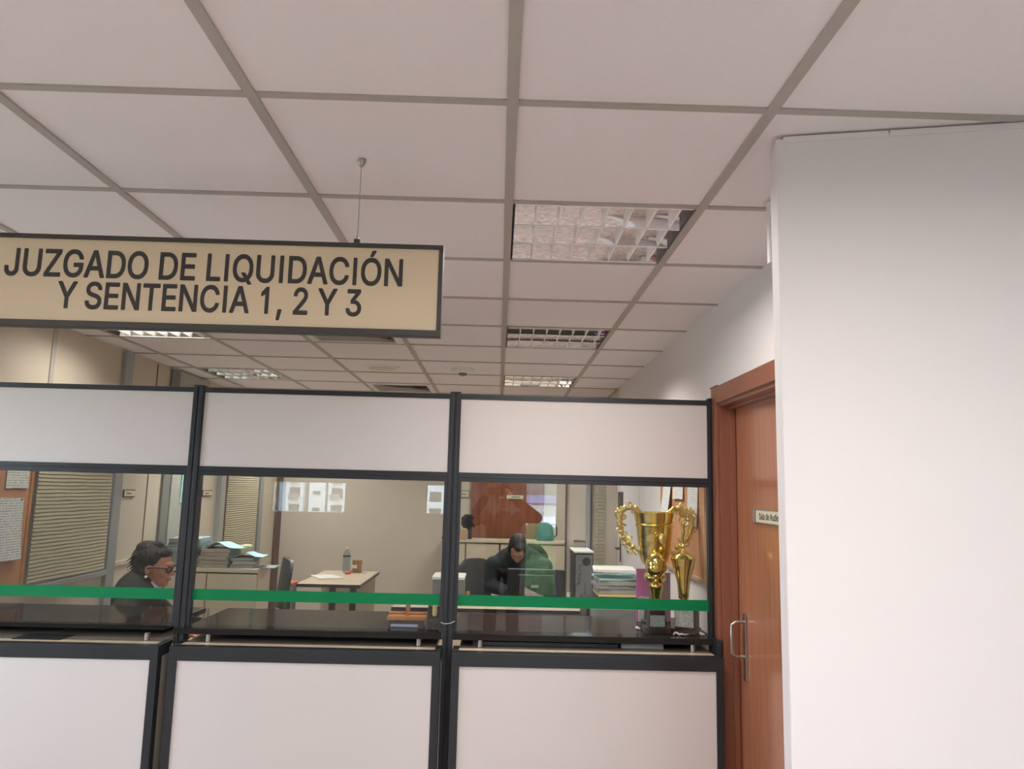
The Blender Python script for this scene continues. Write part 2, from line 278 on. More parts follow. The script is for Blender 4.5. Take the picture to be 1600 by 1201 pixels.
GLYPHS = {
 'J': (779, [(299,-39,428,-39,494,-23,529,-8,576,23,629,76,652,111,676,166,688,225,688,1010,670,1027,525,1027,508,1010,508,705,508,271,492,205,463,160,424,137,377,125,303,137,254,170,230,213,219,268,219,350,201,367,57,367,39,350,43,197,59,143,86,92,150,23,178,4,225,-20)]),
 'U': (1017, [(447,-43,572,-43,623,-35,689,-16,744,12,807,59,855,111,898,182,918,240,926,287,926,1010,908,1027,764,1027,746,1010,746,350,738,295,711,229,670,180,615,148,562,135,482,129,412,145,334,191,301,236,273,318,273,1010,256,1027,107,1027,90,1010,90,303,109,205,137,146,164,107,260,20,338,-20)]),
 'Z': (862, [(72,-27,795,-27,812,-10,812,123,795,141,285,139,809,896,809,1010,791,1027,68,1027,51,1010,51,877,68,859,578,861,516,779,59,111,55,-10)]),
 'G': (1023, [(455,-39,600,-39,689,-20,752,8,795,35,879,115,910,158,938,213,957,275,969,373,969,514,951,531,545,531,527,514,527,381,545,363,783,363,781,330,762,271,713,199,670,168,604,141,564,133,494,133,420,152,381,172,320,221,262,318,238,400,230,537,246,635,289,736,350,809,389,832,416,848,486,867,557,867,639,844,689,812,719,783,746,744,773,674,791,656,943,656,961,674,961,697,938,779,902,846,807,949,764,980,701,1012,619,1035,451,1039,354,1016,303,992,244,953,184,896,148,854,125,818,82,725,55,596,55,404,82,275,125,182,148,146,188,100,244,47,346,-12)]),
 'A': (943, [(21,-27,178,-27,195,-10,287,250,654,250,746,-6,768,-27,920,-27,938,-10,938,14,734,564,574,1006,553,1027,385,1027,363,1002,4,14,4,-10), (346,418,465,783,473,787,500,697,594,420)]),
 'D': (987, [(107,-27,494,-27,592,-12,670,16,748,62,820,131,848,166,895,252,922,342,934,420,934,584,922,662,891,760,844,842,791,902,736,949,658,992,541,1023,107,1027,90,1010,90,-10), (275,141,273,857,479,859,525,852,615,816,670,773,703,729,730,670,750,596,758,529,758,475,746,389,727,322,699,268,680,240,631,195,580,168,533,152,471,141)]),
 'O': (1048, [(455,-39,596,-39,639,-31,713,-8,799,43,871,111,934,201,969,283,992,389,996,568,988,635,957,748,910,838,826,934,764,980,693,1016,592,1039,455,1039,381,1023,299,988,232,941,156,861,109,787,74,697,55,596,51,455,59,373,90,256,129,178,168,123,236,55,291,16,357,-16), (490,133,439,145,373,176,316,225,289,264,262,318,242,381,230,463,230,537,258,670,285,729,320,779,373,824,439,855,490,867,557,867,631,848,670,828,713,797,758,740,793,666,812,588,816,439,789,322,758,260,713,203,670,172,596,141,557,133)]),
 'E': (823, [(107,-27,748,-27,766,-10,766,123,748,141,273,143,275,422,709,422,727,439,727,572,709,590,279,590,273,592,275,859,740,859,758,877,758,1010,740,1027,107,1027,90,1010,90,-10)]),
 'L': (773, [(107,-27,721,-27,738,-10,738,123,721,141,273,143,273,580,273,1010,256,1027,107,1027,90,1010,90,-10)]),
 'I': (462, [(158,-27,303,-27,320,-10,320,1010,303,1027,158,1027,141,1010,141,-10)]),
 'Q': (1048, [(775,-121,928,-121,945,-104,945,-76,832,72,891,135,934,201,965,271,988,365,996,428,996,568,980,674,957,748,910,838,867,893,787,965,713,1008,596,1039,455,1039,379,1021,299,988,232,941,145,846,109,787,86,732,55,596,51,455,59,373,90,256,129,178,168,123,236,55,291,16,357,-16,455,-39,596,-39,693,-16), (490,133,420,152,346,195,305,240,262,318,242,381,230,463,234,572,258,670,285,729,320,779,373,824,439,855,490,867,580,863,670,828,721,789,758,740,785,686,812,588,816,439,789,322,758,260,725,219,627,340,475,340,457,322,461,291,578,139,557,133)]),
 'C': (1003, [(455,-39,596,-39,639,-31,713,-8,783,31,867,107,914,174,953,275,957,326,939,344,791,344,773,326,762,279,734,229,705,195,658,164,611,145,561,133,490,133,428,148,361,184,320,221,289,264,262,318,238,400,230,463,230,537,250,646,289,736,316,775,373,824,439,855,490,867,561,867,600,859,666,832,705,805,723,783,762,721,773,674,791,656,939,656,957,674,957,705,945,752,914,826,867,893,818,941,760,984,670,1023,596,1039,455,1039,338,1008,236,945,168,877,129,822,102,771,74,697,51,545,55,404,74,303,117,197,164,127,256,39,357,-16)]),
 'Ó': (1048, [(455,-39,596,-39,639,-31,713,-8,799,43,871,111,934,201,969,283,992,389,996,568,988,635,957,748,910,838,826,934,764,980,693,1016,592,1039,455,1039,381,1023,299,988,232,941,156,861,109,787,74,697,55,596,51,455,59,373,90,256,129,178,168,123,236,55,291,16,357,-16), (490,133,439,145,373,176,316,225,289,264,262,318,242,381,230,463,230,537,258,670,285,729,320,779,373,824,439,855,490,867,557,867,631,848,670,828,713,797,758,740,793,666,812,588,816,439,789,322,758,260,713,203,670,172,596,141,557,133), (463,1070,580,1070,605,1096,727,1279,727,1303,709,1320,553,1320,535,1303,445,1111,445,1088)]),
 'N': (1029, [(107,-27,256,-27,273,-10,271,723,367,561,730,-10,748,-27,920,-27,938,-10,938,1010,924,1023,775,1027,758,1010,756,281,297,1010,279,1027,107,1027,90,1010,90,-10)]),
 'Y': (927, [(389,-27,537,-27,555,-10,555,400,922,986,922,1010,904,1027,736,1027,719,1010,494,637,469,592,461,592,227,982,189,1027,25,1027,8,1010,12,975,371,400,371,-10)]),
 'S': (878, [(361,-43,545,-39,619,-20,678,8,717,35,773,92,812,158,828,217,828,330,812,385,789,424,736,480,674,523,615,551,404,609,342,633,279,672,258,709,258,768,273,803,291,824,354,859,432,875,506,867,541,855,596,824,625,779,637,732,654,715,799,715,816,732,812,795,797,846,762,904,701,965,662,992,604,1020,541,1035,486,1039,350,1035,279,1016,229,992,193,969,113,885,90,838,74,771,74,693,90,631,129,568,182,520,217,496,311,453,475,410,564,379,627,340,645,311,652,283,648,244,625,197,600,172,561,148,475,125,385,129,299,160,254,205,238,240,234,279,217,297,64,297,47,279,51,217,66,162,117,80,154,43,209,4,283,-27)]),
 'T': (882, [(369,-27,514,-27,531,-10,531,857,830,859,848,877,848,1010,830,1027,514,1027,53,1027,35,1010,35,877,53,859,352,857,352,-10)]),
 '1': (891, [(385,-27,529,-27,547,-10,547,1010,529,1027,412,1027,326,945,168,795,168,670,186,652,213,652,367,736,367,-10)]),
 ',': (369, [(64,-262,178,-262,195,-244,297,123,297,150,279,168,123,168,105,150,47,-209,47,-244)]),
 '2': (891, [(115,-27,775,-27,793,-10,793,123,775,141,363,143,602,393,688,494,730,557,758,611,773,670,773,795,758,850,727,904,666,969,615,1004,561,1027,498,1039,357,1035,303,1020,256,996,217,969,168,920,121,842,102,760,102,701,119,684,260,684,277,701,281,756,312,822,354,855,416,875,486,871,553,840,590,791,602,748,602,709,590,666,566,619,527,564,98,104,98,-10)]),
 '3': (891, [(357,-39,498,-39,611,-8,686,39,734,88,770,139,785,174,801,248,801,318,781,404,754,455,678,535,643,559,592,582,500,600,758,893,758,1010,740,1027,127,1027,109,1010,109,877,127,859,189,859,508,857,281,600,281,479,299,461,447,457,510,441,561,414,586,389,605,354,617,314,617,256,605,217,586,186,557,160,518,141,447,125,365,133,330,145,291,168,262,201,242,268,225,285,76,285,59,268,66,189,78,154,113,96,174,35,213,8,299,-27)]),
 ' ': (369, []),
 'a': (765, [(260,-43,373,-43,412,-35,479,-4,514,27,516,-10,533,-27,670,-27,688,-10,688,561,676,611,645,670,584,730,525,762,443,781,318,781,225,758,154,719,82,643,55,592,55,561,72,543,178,512,209,512,256,578,318,613,350,621,416,621,455,609,492,580,508,549,516,506,510,488,459,473,264,449,178,426,119,395,62,338,47,311,31,244,31,182,39,135,62,80,82,53,146,-4,193,-27), (311,117,256,133,223,158,207,201,219,248,248,273,299,293,428,312,516,326,512,244,488,189,459,156,420,133,361,117)]),
 'l': (372, [(225,-31,326,-31,365,-23,383,-6,383,21,363,115,346,133,268,133,254,154,250,1010,234,1025,92,1027,74,1010,78,107,98,53,150,-4,178,-20)]),
 'd': (834, [(334,-43,436,-43,486,-31,541,0,584,43,586,-10,604,-27,740,-27,758,-10,758,1010,740,1027,600,1027,582,1010,582,900,580,703,521,754,467,777,326,781,287,773,244,758,197,730,133,670,94,615,59,533,39,420,39,318,51,236,78,154,121,84,189,16,256,-23), (373,121,334,133,295,156,254,209,223,299,219,420,242,510,273,564,291,582,350,613,385,621,428,617,467,609,514,582,555,525,578,455,586,346,566,248,523,170,486,141,447,125)]),
 'e': (794, [(361,-43,502,-39,568,-20,615,4,707,88,738,143,746,189,729,207,619,234,592,234,570,213,555,178,518,145,455,121,377,121,307,148,273,174,234,240,219,303,740,305,758,322,754,455,734,557,688,646,611,723,518,770,463,781,342,781,287,770,213,734,129,658,74,568,47,479,39,416,39,318,55,225,70,178,117,96,189,23,264,-20), (225,461,234,506,270,564,311,598,346,613,381,621,443,617,494,598,523,572,559,518,572,461)]),
 'u': (806, [(334,-39,416,-35,463,-23,510,0,557,39,559,-10,576,-27,713,-27,730,-10,730,756,713,773,572,773,555,756,555,279,535,209,500,162,463,141,389,125,346,133,311,148,277,182,258,229,250,271,250,756,232,773,92,773,74,756,74,256,90,146,129,68,189,8,275,-31)]),
 'i': (328, [(92,-27,232,-27,250,-10,250,756,232,773,92,773,74,756,74,-10), (131,844,197,844,217,852,262,893,273,916,277,967,266,1002,221,1047,197,1055,150,1059,104,1043,66,1006,55,982,55,920,62,900,96,863)]),
 'n': (805, [(92,-27,232,-27,250,-10,254,486,266,525,293,572,354,609,412,621,471,609,520,576,547,521,555,482,555,-10,572,-27,713,-27,730,-10,730,221,730,510,723,572,691,654,615,738,564,766,506,781,389,781,334,766,295,746,248,703,246,756,229,773,92,773,74,756,74,-10)]),
 'c': (778, [(354,-43,486,-39,545,-23,600,4,627,23,703,104,730,154,742,189,742,213,725,230,615,258,588,258,570,240,559,205,539,174,510,148,471,129,404,117,326,137,291,160,262,197,238,244,223,299,219,416,238,494,266,549,295,582,342,609,389,621,447,617,506,594,539,564,559,533,566,506,584,488,615,488,721,516,738,533,730,584,684,662,635,711,557,758,471,781,346,781,291,770,229,742,193,719,137,666,94,607,70,561,43,455,39,318,51,240,74,170,121,92,189,23,271,-23)]),
 's': (718, [(299,-43,443,-39,514,-20,561,4,637,72,668,127,680,182,680,236,668,291,641,338,600,379,514,426,330,469,287,484,268,496,246,521,242,557,258,588,299,613,342,625,396,625,451,605,477,580,496,541,518,520,553,520,639,539,664,561,664,588,641,643,617,678,568,727,533,750,475,773,400,781,279,777,186,742,98,662,78,627,66,588,66,486,74,459,98,416,154,359,201,332,268,309,447,266,471,254,496,221,496,186,475,152,432,129,385,117,311,121,256,145,227,178,215,217,197,234,154,234,61,215,43,197,43,162,62,107,123,31,193,-16,236,-31)]),
}
def text(name, body, h_cap, width, origin, m, parent, right=(1, 0, 0), up=(0, 0, 1), thick=.0015, bold=.0, align='LEFT'):
    """lettering from the outline table above, as thin raised letters"""
    cu = bpy.data.curves.new(name, 'CURVE'); cu.dimensions = '2D'; cu.fill_mode = 'BOTH'; cu.extrude = .5; cu.offset = bold
    pen = 0
    for ch in body:
        adv, cs = GLYPHS[ch]
        for c in cs:
            s = cu.splines.new('POLY'); n_ = len(c)//2; s.points.add(n_-1); s.use_cyclic_u = True
            for i in range(n_): s.points[i].co = ((c[2*i]+pen)/1000, c[2*i+1]/1000, 0, 1)
        pen += adv
    t = bpy.data.objects.new(name, cu); C.objects.link(t)
    dg = bpy.context.evaluated_depsgraph_get(); dg.update()
    me = bpy.data.meshes.new_from_object(t.evaluated_get(dg)); C.objects.unlink(t); bpy.data.objects.remove(t)
    xs = [v.co.x for v in me.vertices]; x0, x1 = min(xs), max(xs)
    r = Vector(right).normalized(); u = Vector(up).normalized(); nn = r.cross(u)
    for v in me.vertices:
        v.co = Vector(origin)+r*((v.co.x-x0)/(x1-x0)*width)+u*v.co.y*h_cap+nn*v.co.z*thick
    b = bmesh.new(); b.from_mesh(me); bpy.data.meshes.remove(me)
    return obj(name, b, m, parent, fix=False)

# ------------------------------------------------------------ the room shell
LW, RW, PY, BW = -2.69, 1.05, 3.66, 9.4      # left wall, right wall, glazed partition plane, far wall
LX, LR, LB = -4.4, 2.6, -3.0                 # lobby: left, right, wall behind the viewer
CH = CZ+.914                                 # ceiling height
T = .625; GX, GY = .010, 1.684               # ceiling grid origin
def walls_with_holes(b, axis, a0, a1, z0, z1, t0, t1, holes):
    """wall slab; axis 'x' runs along x with thickness t0..t1 in y. holes: (a0,a1,z0,z1)"""
    xs = sorted({a0, a1, *[h[0] for h in holes], *[h[1] for h in holes]})
    for p, q in zip(xs[:-1], xs[1:]):
        mid = (p+q)/2; hs = sorted([(h[2], h[3]) for h in holes if h[0] < mid < h[1]]); z = z0
        segs = []
        for u, v in hs:
            if u > z: segs.append((z, u))
            z = v
        if z < z1: segs.append((z, z1))
        for u, v in segs:
            if axis == 'x': box(b, p, q, t0, t1, u, v)
            else: box(b, t0, t1, p, q, u, v)
    return b
b = B(); box(b, LX-.2, LR+.2, LB-.2, BW+.2, -.12, 0); struct('floor', b, 'carpet')
def region(y):
    if y > PY: return LW, RW
    if y > 1.9: return LX, RW
    return LX, LR
FIX = {}   # cell -> kind
for c in ((0, 1), (0, 4), (0, 7), (-4, 4), (-4, 7), (0, -3), (0, -2), (-4, -3), (-4, 10), (0, 10), (-4, -6)): FIX[c] = 'light'
for c in ((-2, 4), (-2, 8)): FIX[c] = 'vent'
b = B(); g = B()
for j in range(-8, 13):
    y0 = GY+j*T; y1 = y0+T
    cuts = sorted({max(y0, LB), min(y1, BW), *[c for c in (1.9, PY) if y0 < c < y1]})
    for ya, yb in zip(cuts[:-1], cuts[1:]):
        if yb-ya < .004: continue
        xa, xb = region((ya+yb)/2)
        for i in range(-9, 6):
            u, v = max(GX+i*T, xa), min(GX+(i+1)*T, xb)
            if v-u < .01 or (i, j) in FIX: continue
            box(b, u, v, ya, yb, CH+.006, CH+.02)
for i in range(-9, 6):
    x = GX+i*T
    for ya, yb in ((LB, 1.9), (1.9, PY), (PY, BW)):
        xa, xb = region((ya+yb)/2)
        if xa < x < xb: box(g, x-.014, x+.014, ya, yb, CH, CH+.03)
for j in range(-8, 13):
    y = GY+j*T
    if LB < y < BW:
        xa, xb = region(y); 
        for i in range(-9, 6):
            u, v = max(GX+i*T+.014, xa), min(GX+(i+1)*T-.014, xb)
            if v > u: box(g, u, v, y-.012, y+.012, CH+.001, CH+.03)
box(b, LX-.2, LR+.2, LB-.2, BW+.2, CH+.22, CH+.3)  # unseen slab over the tiles, added to block light
struct('ceiling', b, 'tile'); struct('trim_1', g, 'grid')

b = B(); box(b, LW-.12, LW, PY-.06, BW+.1, 0, CH+.2); struct('wall_left', b, 'wall_beige')
b = B(); box(b, LX, LW-.12, PY-.06, PY+.06, 0, CH+.2); struct('wall_left_return', b, 'wall_lobby')
b = B(); walls_with_holes(b, 'y', 1.9, 6.57, 0, CH+.2, RW, RW+.14, [(2.2, 3.58, 0, CZ+.435)]); struct('wall_right', b, 'wall_white')
b = B(); box(b, RW+.14, LR+.1, 6.47, 6.57, 0, CH+.2); struct('wall_right_return', b, 'wall_white')
b = B(); box(b, LW-.12, LR, BW, BW+.12, 0, CH+.2); struct('wall_back', b, 'wall_back')
# end wall of the recess behind the right-hand wall
b = B(); box(b, RW+.02, RW+.14, 6.57, BW, 0, CH+.2); struct('wall_recess', b, 'wall_back')
# room behind the brown door is closed off
# angled white wall in the right foreground (slightly skewed to the room)
A, Bq = Vector((.691, 1.812)), Vector((2.75, 1.383)); d = (Bq-A).normalized(); nrm = Vector((-d.y, d.x))
q = [A, Bq, Bq+nrm*.11, A+nrm*.11]
b = B(); prism(b, [(p.x, p.y) for p in q], 'z', 0, CH-.004); struct('wall_front_right', b, 'wall_white', bevel=.004)
# raised strip of plaster that finishes it under the ceiling, with its cracked joint
b = B()
for s0, s1, o0 in ((.018, .27, .002), (.273, 2.1, .003)):
    p0, p1 = A+d*s0, A+d*s1
    prism(b, [(p.x, p.y) for p in (p0-nrm*o0, p1-nrm*o0, p1+nrm*.06, p0+nrm*.06)], 'z', CH-.016, CH-.0005)
struct('trim_2', b, 'wall_white')
# little rounded stub of a column between that wall and the door wall, up at the ceiling
b = B(); prism(b, [(.84+.02*math.cos(a), 2.24+.02*math.sin(a)) for a in [PI/2+PI*k/12 for k in range(13)]]+[(.88, 2.21), (RW, 2.21), (RW, 2.26)], 'z', CH-.20, CH-.002); struct('trim_3', b, 'wall_white')

# lobby walls behind the viewer, with mirrored windows and others added for daylight
WIN = [(-3.09, -2.06, CZ-.40, CZ+.055), (-1.0, -.60, CZ-.385, CZ+.055), (.36, .83, .06, CZ+.55), (1.0, 2.4, CZ+.12, CZ+.80)]
b = B(); walls_with_holes(b, 'x', LX-.12, LR+.12, 0, CH+.2, LB-.15, LB, WIN); struct('wall_lobby_rear', b, 'wall_lobby')
SWL = [(.9, 2.9, .9, 2.35)]; SWR = [(-1.9, -1.2, .9, 2.25)]
b = B(); walls_with_holes(b, 'y', LB, PY+.06, 0, CH+.2, LX-.12, LX, SWL); struct('wall_lobby_left', b, 'wall_lobby')
b = B(); walls_with_holes(b, 'y', LB, 1.5, 0, CH+.2, LR, LR+.12, SWR); struct('wall_lobby_right', b, 'wall_lobby')
b = B(); box(b, RW+.14, LR+.12, 1.9, 2.0, 0, CH+.2); struct('wall_door_room', b, 'wall_white')
b = B(); box(b, LR, LR+.12, 1.5, 6.47, 0, CH+.2); struct('wall_door_room_side', b, 'wall_white')
def window(n, ax, a0, a1, z0, z1, t, bars=1):
    o = bpy.data.objects.new('window_%d' % n, None); link(o, None)
    loc = (((a0+a1)/2), t, z0) if ax == 'x' else (t, (a0+a1)/2, z0)
    o.location = loc; W[o.name] = Vector(loc); o['kind'] = 'structure'
    def bx(bb, u0, u1, w0, w1, th=.03):
        if ax == 'x': box(bb, u0, u1, t-th, t+th, w0, w1)
        else: box(bb, t-th, t+th, u0, u1, w0, w1)
    f = B(); k = .03
    bx(f, a0, a1, z0, z0+k); bx(f, a0, a1, z1-k, z1); bx(f, a0, a0+k, z0+k, z1-k); bx(f, a1-k, a1, z0+k, z1-k)
    for i in range(1, bars+1):
        c = a0+(a1-a0)*i/(bars+1); bx(f, c-.015, c+.015, z0+k, z1-k)
    obj('window_frame', f, 'alu', o)
    p = B(); bx(p, a0+k, a1-k, z0+k, z1-k, .003); obj('pane', p, 'winpane', o)
    # daylight portal filling the opening
    L = bpy.data.lights.new('portal', 'AREA'); L.shape = 'RECTANGLE'; L.cycles.is_portal = True
    lo = bpy.data.objects.new('daylight_portal', L); C.objects.link(lo); L.size = (a1-a0); L.size_y = (z1-z0)
    if ax == 'x': lo.location = ((a0+a1)/2, t+.04, (z0+z1)/2); lo.rotation_euler = (PI/2, 0, PI)
    else:
        s = 1 if t < 0 else -1
        lo.location = (t+.04*s, (a0+a1)/2, (z0+z1)/2); lo.rotation_euler = (PI/2, 0, -PI/2*1 if s > 0 else PI/2)
        lo.rotation_euler = (PI/2, 0, PI/2 if s > 0 else -PI/2)
    return o
window(1, 'x', *WIN[0], LB-.08, 0); window(2, 'x', *WIN[1], LB-.08, 0); window(3, 'x', *WIN[2], LB-.08, 0)
window(6, 'x', *WIN[3], LB-.08, 1)  # high rear window, out of view, added to brighten the right wall
window(4, 'y', *SWL[0], LX-.06, 1); window(5, 'y', *SWR[0], LR+.06, 2)  # side windows never in view, added for soft light in the lobby
# roller blinds pulled down over the upper part of the rear windows
# ------------------------------------------------------------ outside (seen only mirrored in the glass and through the windows)
GZ = CZ-13.0
b = B(); box(b, -500, 500, -900, -8, GZ-1, GZ); box(b, -500, -10, -8, 400, GZ-1, GZ); box(b, 10, 500, -8, 400, GZ-1, GZ)
gr = struct('ground', b, 'ground')
b = B(); n = 60; prof = []
vs = []
for i in range(n+1):
    x = -700+1400*i/n; h = CZ+6+9*noise.noise(Vector((x*.006, 3, 0)))+4*noise.noise(Vector((x*.02, 1, 0)))
    vs.append([b.verts.new((x, -560, GZ)), b.verts.new((x, -620, h-4)), b.verts.new((x, -700, h+3)), b.verts.new((x, -860, GZ))])
for i in range(n):
    for k in range(3): b.faces.new((vs[i][k], vs[i+1][k], vs[i+1][k+1], vs[i][k+1]))
o = obj('wooded_hill', b, 'hill', smooth=True); tag(o, 'low dark wooded hill on the skyline mirrored at the top of the right pane', 'hill')
def tower():
    y = -118.; k = .1066
    def X(px): return (px-778)*k+.1
    t = thing('apartment_building', (X(470), y-8, GZ), 'white apartment tower with balconies mirrored in the middle glass pane', 'building')
    b = B(); box(b, X(380), X(720), y-16, y-.6, GZ, CZ+24); obj('tower_body', b, 'greyrender', t)
    cols = [('brick_strip', 'brick', 405, 435, .2), ('blue_strip', 'bluerender', 439, 451, .1), ('white_bay', 'render', 451, 478, .9), ('white_bay', 'render', 486, 511, .5), ('white_bay', 'render', 516, 545, .9), ('white_bay', 'render', 560, 640, .6), ('blue_strip', 'bluerender', 640, 664, .1), ('white_bay', 'render', 667, 716, .9)]
    for nm, m, a, c, dd in cols:
        b = B(); box(b, X(a), X(c), y-.6, y+dd, GZ, CZ+24); obj(nm, b, m, t)
    for kf in range(-4, 8):
        z = CZ-1.45+2.7*kf
        for a, c, h in ((457, 473, 1.5), (521, 538, 1.5)):
            b = B(); box(b, X(a), X(c), y+.5, y+.93, z-.7, z+.9); w_ = obj('balcony_opening', b, 'winglass', t)
            b = B(); box(b, X(a)-.1, X(c)-.3, y+.93, y+1.7, z-1.0, z-.1); obj('balcony', b, 'greyrender', t)
        b = B(); box(b, X(492), X(503), y+.4, y+.56, z-.2, z+.35); obj('small_window', b, 'winglass', t)
        b = B(); box(b, X(672), X(690), y+.5, y+.93, z-.9, z+.7); obj('wide_window', b, 'winglass', t)
        b = B(); box(b, X(430), X(436), y+.1, y+.25, z-.5, z+.8); obj('small_window', b, 'winglass', t)
tower()
def house(x, y, wx, wy, h, roof, m, rm, label, name='house'):
    t = thing(name, (x, y, GZ), label, 'building')
    b = B(); box(b, x-wx/2, x+wx/2, y-wy/2, y+wy/2, GZ, GZ+h); obj('walls', b, m, t)
    b = B(); prism(b, [(y-wy/2-.5, GZ+h), (y+wy/2+.5, GZ+h), (y+wy/2+.5, GZ+h+.2), (y, GZ+h+roof), (y-wy/2-.5, GZ+h+.2)], 'x', x-wx/2-.4, x+wx/2+.4); obj('roof', b, rm, t)
    for s in (-.25, .25):
        b = B(); box(b, x+s*wx-.6, x+s*wx+.6, y+wy/2, y+wy/2+.05, GZ+h*.4, GZ+h*.75); obj('window', b, 'winglass', t)
house(12, -190, 46, 30, 9.6, 2.0, 'render', 'blueroof', 'long low warehouse with a blue sheet roof below the hill, mirrored in the right pane', 'warehouse')
house(6, -120, 22, 14, 7.0, 1.6, 'render', 'render', 'white flat-looking building in front of the blue roofed warehouse, mirrored', 'white_building')
house(4, -82, 12, 11, 5.6, 1.9, 'brick', 'redroof', 'pink house with terracotta roof mirrored nearest the trees')
house(13, -96, 13, 11, 5.4, 1.9, 'brick', 'redroof', 'pink house with terracotta roof standing further right, mirrored')
def tree(x, y, h, r, label):
    t = thing('tree', (x, y, GZ), label, 'tree')
    b = B(); tube(b, [(x, y, GZ), (x+.1, y, GZ+h*.4), (x-.1, y+.1, GZ+h*.75)], [.3, .22, .12], 8); obj('trunk', b, 'bark', t)
    b = B()
    for k in range(9):
        a = k*2.4; rr = r*.55*math.sqrt(k/9)
        ell(b, (x+rr*math.cos(a), y+rr*math.sin(a), GZ+h*.7+r*.4*math.sin(k*1.7)), (r*.55, r*.55, r*.5), sub=2)
    for v in b.verts: v.co += Vector((noise.noise(v.co*.9), noise.noise(v.co*.9+Vector((9, 0, 0))), noise.noise(v.co*.9+Vector((0, 9, 0)))))*r*.2
    obj('foliage', b, 'leaf', t)
tree(1.6, -26, 7.5, 2.6, 'leafy green tree mirrored low in the right pane, the nearest one')
tree(4.6, -34, 6.8, 2.8, 'leafy green tree mirrored low in the right pane, second from the wall')
tree(3.6, -48, 11.6, 3.0, 'leafy green tree in front of the pink houses, mirrored')
tree(9.5, -60, 8.0, 3.4, 'broad green tree beside the pink houses, mirrored')

# ------------------------------------------------------------ ceiling fittings
def luminaire(i, j, on, label, group=None, row=0, spread=115):
    x0, y0 = GX+i*T+.018, GY+j*T+.016; x1, y1 = x0+T-.036, y0+T-.032
    t = thing('ceiling_light', ((x0+x1)/2, (y0+y1)/2, CH), label, 'ceiling light', group)
    b = B(); e = .004
    box(b, x0, x1, y0, y1, CH+.10, CH+.104); box(b, x0, x0+e, y0, y1, CH+.004, CH+.1); box(b, x1-e, x1, y0, y1, CH+.004, CH+.1); box(b, x0+e, x1-e, y0, y0+e, CH+.004, CH+.1); box(b, x0+e, x1-e, y1-e, y1, CH+.004, CH+.1)
    obj('housing', b, 'blackplastic', t)
    nch = 3; w_ = (y1-y0-2*e)/nch
    b = B(); N = 14
    for k in range(nch):
        ya = y0+e+k*w_; yb = ya+w_; rowp = []
        for q in range(N+1):
            s = q/N; y = ya+.004+(w_-.008)*s; z = CH+.006+.062*(1-abs(2*s-1)**1.7)
            rowp.append((b.verts.new((x0+e, y, z)), b.verts.new((x1-e, y, z))))
        for q in range(N): b.faces.new((rowp[q][0], rowp[q][1], rowp[q+1][1], rowp[q+1][0]))
    obj('reflector', b, 'mirror', t, smooth=True)
    b = B()
    for k in range(nch+1):
        y = y0+e+k*w_; box(b, x0+e, x1-e, y-.0045, y+.0045, CH+.002, CH+.010)
    nb = 7
    for k in range(nch):
        ya = y0+e+k*w_+.003; yb = ya+w_-.006
        for q in range(1, nb+1):
            x = x0+(x1-x0)*q/(nb+.55)
            prism(b, [(x-.0028, CH+.004), (x+.0028, CH+.004), (x+.006, CH+.05), (x-.006, CH+.05)], 'y', ya+.012, yb-.012)
    obj('louvre', b, 'blade', t)
    for k in range(nch):
        y = y0+e+(k+.5)*w_; b = B(); tube(b, [(x0+.02, y, CH+.052), (x1-.02, y, CH+.052)], .008, 10)
        obj('tube', b, 'tube_on' if on else 'tube_off', t, smooth=True)
    if on or row:
        L = bpy.data.lights.new('lamp_light', 'AREA'); L.shape = 'SQUARE'; L.size = .54; L.energy = on or row; L.color = (1, .96, .89); L.spread = math.radians(172 if j < 0 else (150 if on else spread))
        lo = bpy.data.objects.new('lamp_light', L); C.objects.link(lo); lo.parent = t; lo.location = (0, 0, -.004)
    return t
luminaire(0, 1, 0, 'mirrored louvre ceiling light nearest the viewer, right of the hanging sign', row=ROW_LAMP*1.4, spread=165)
luminaire(0, 4, 0, 'mirrored louvre ceiling light in the middle of the right-hand row of three', row=ROW_LAMP*1.9, spread=135)
luminaire(0, 7, 0, 'mirrored louvre ceiling light farthest away, just above the right partition screen', row=ROW_LAMP)
luminaire(-4, 4, 4.0, 'brightly lit louvre ceiling light just under the bottom edge of the hanging sign')
luminaire(-4, 7, 0, 'mirrored louvre ceiling light near the left wall, above the joint of two screens', row=ROW_LAMP*1.5)
for c, en in (((0, -3), FRONT_FILL*.85), ((0, -2), FRONT_FILL*.14), ((-4, -3), FRONT_FILL*.6), ((-4, -6), FRONT_FILL*.6)): luminaire(*c, en, 'added unseen louvre ceiling light brightening the lobby behind the viewer', 'added lobby fill lights behind the viewer')  # unseen lobby lamps, added to brighten the front of the room
for c in ((-4, 10), (0, 10)): luminaire(*c, BACK_FILL, 'added unseen louvre ceiling light brightening the far end of the office', 'added far office fill lights hidden by the screens')  # hidden far lamps, added to light the back office
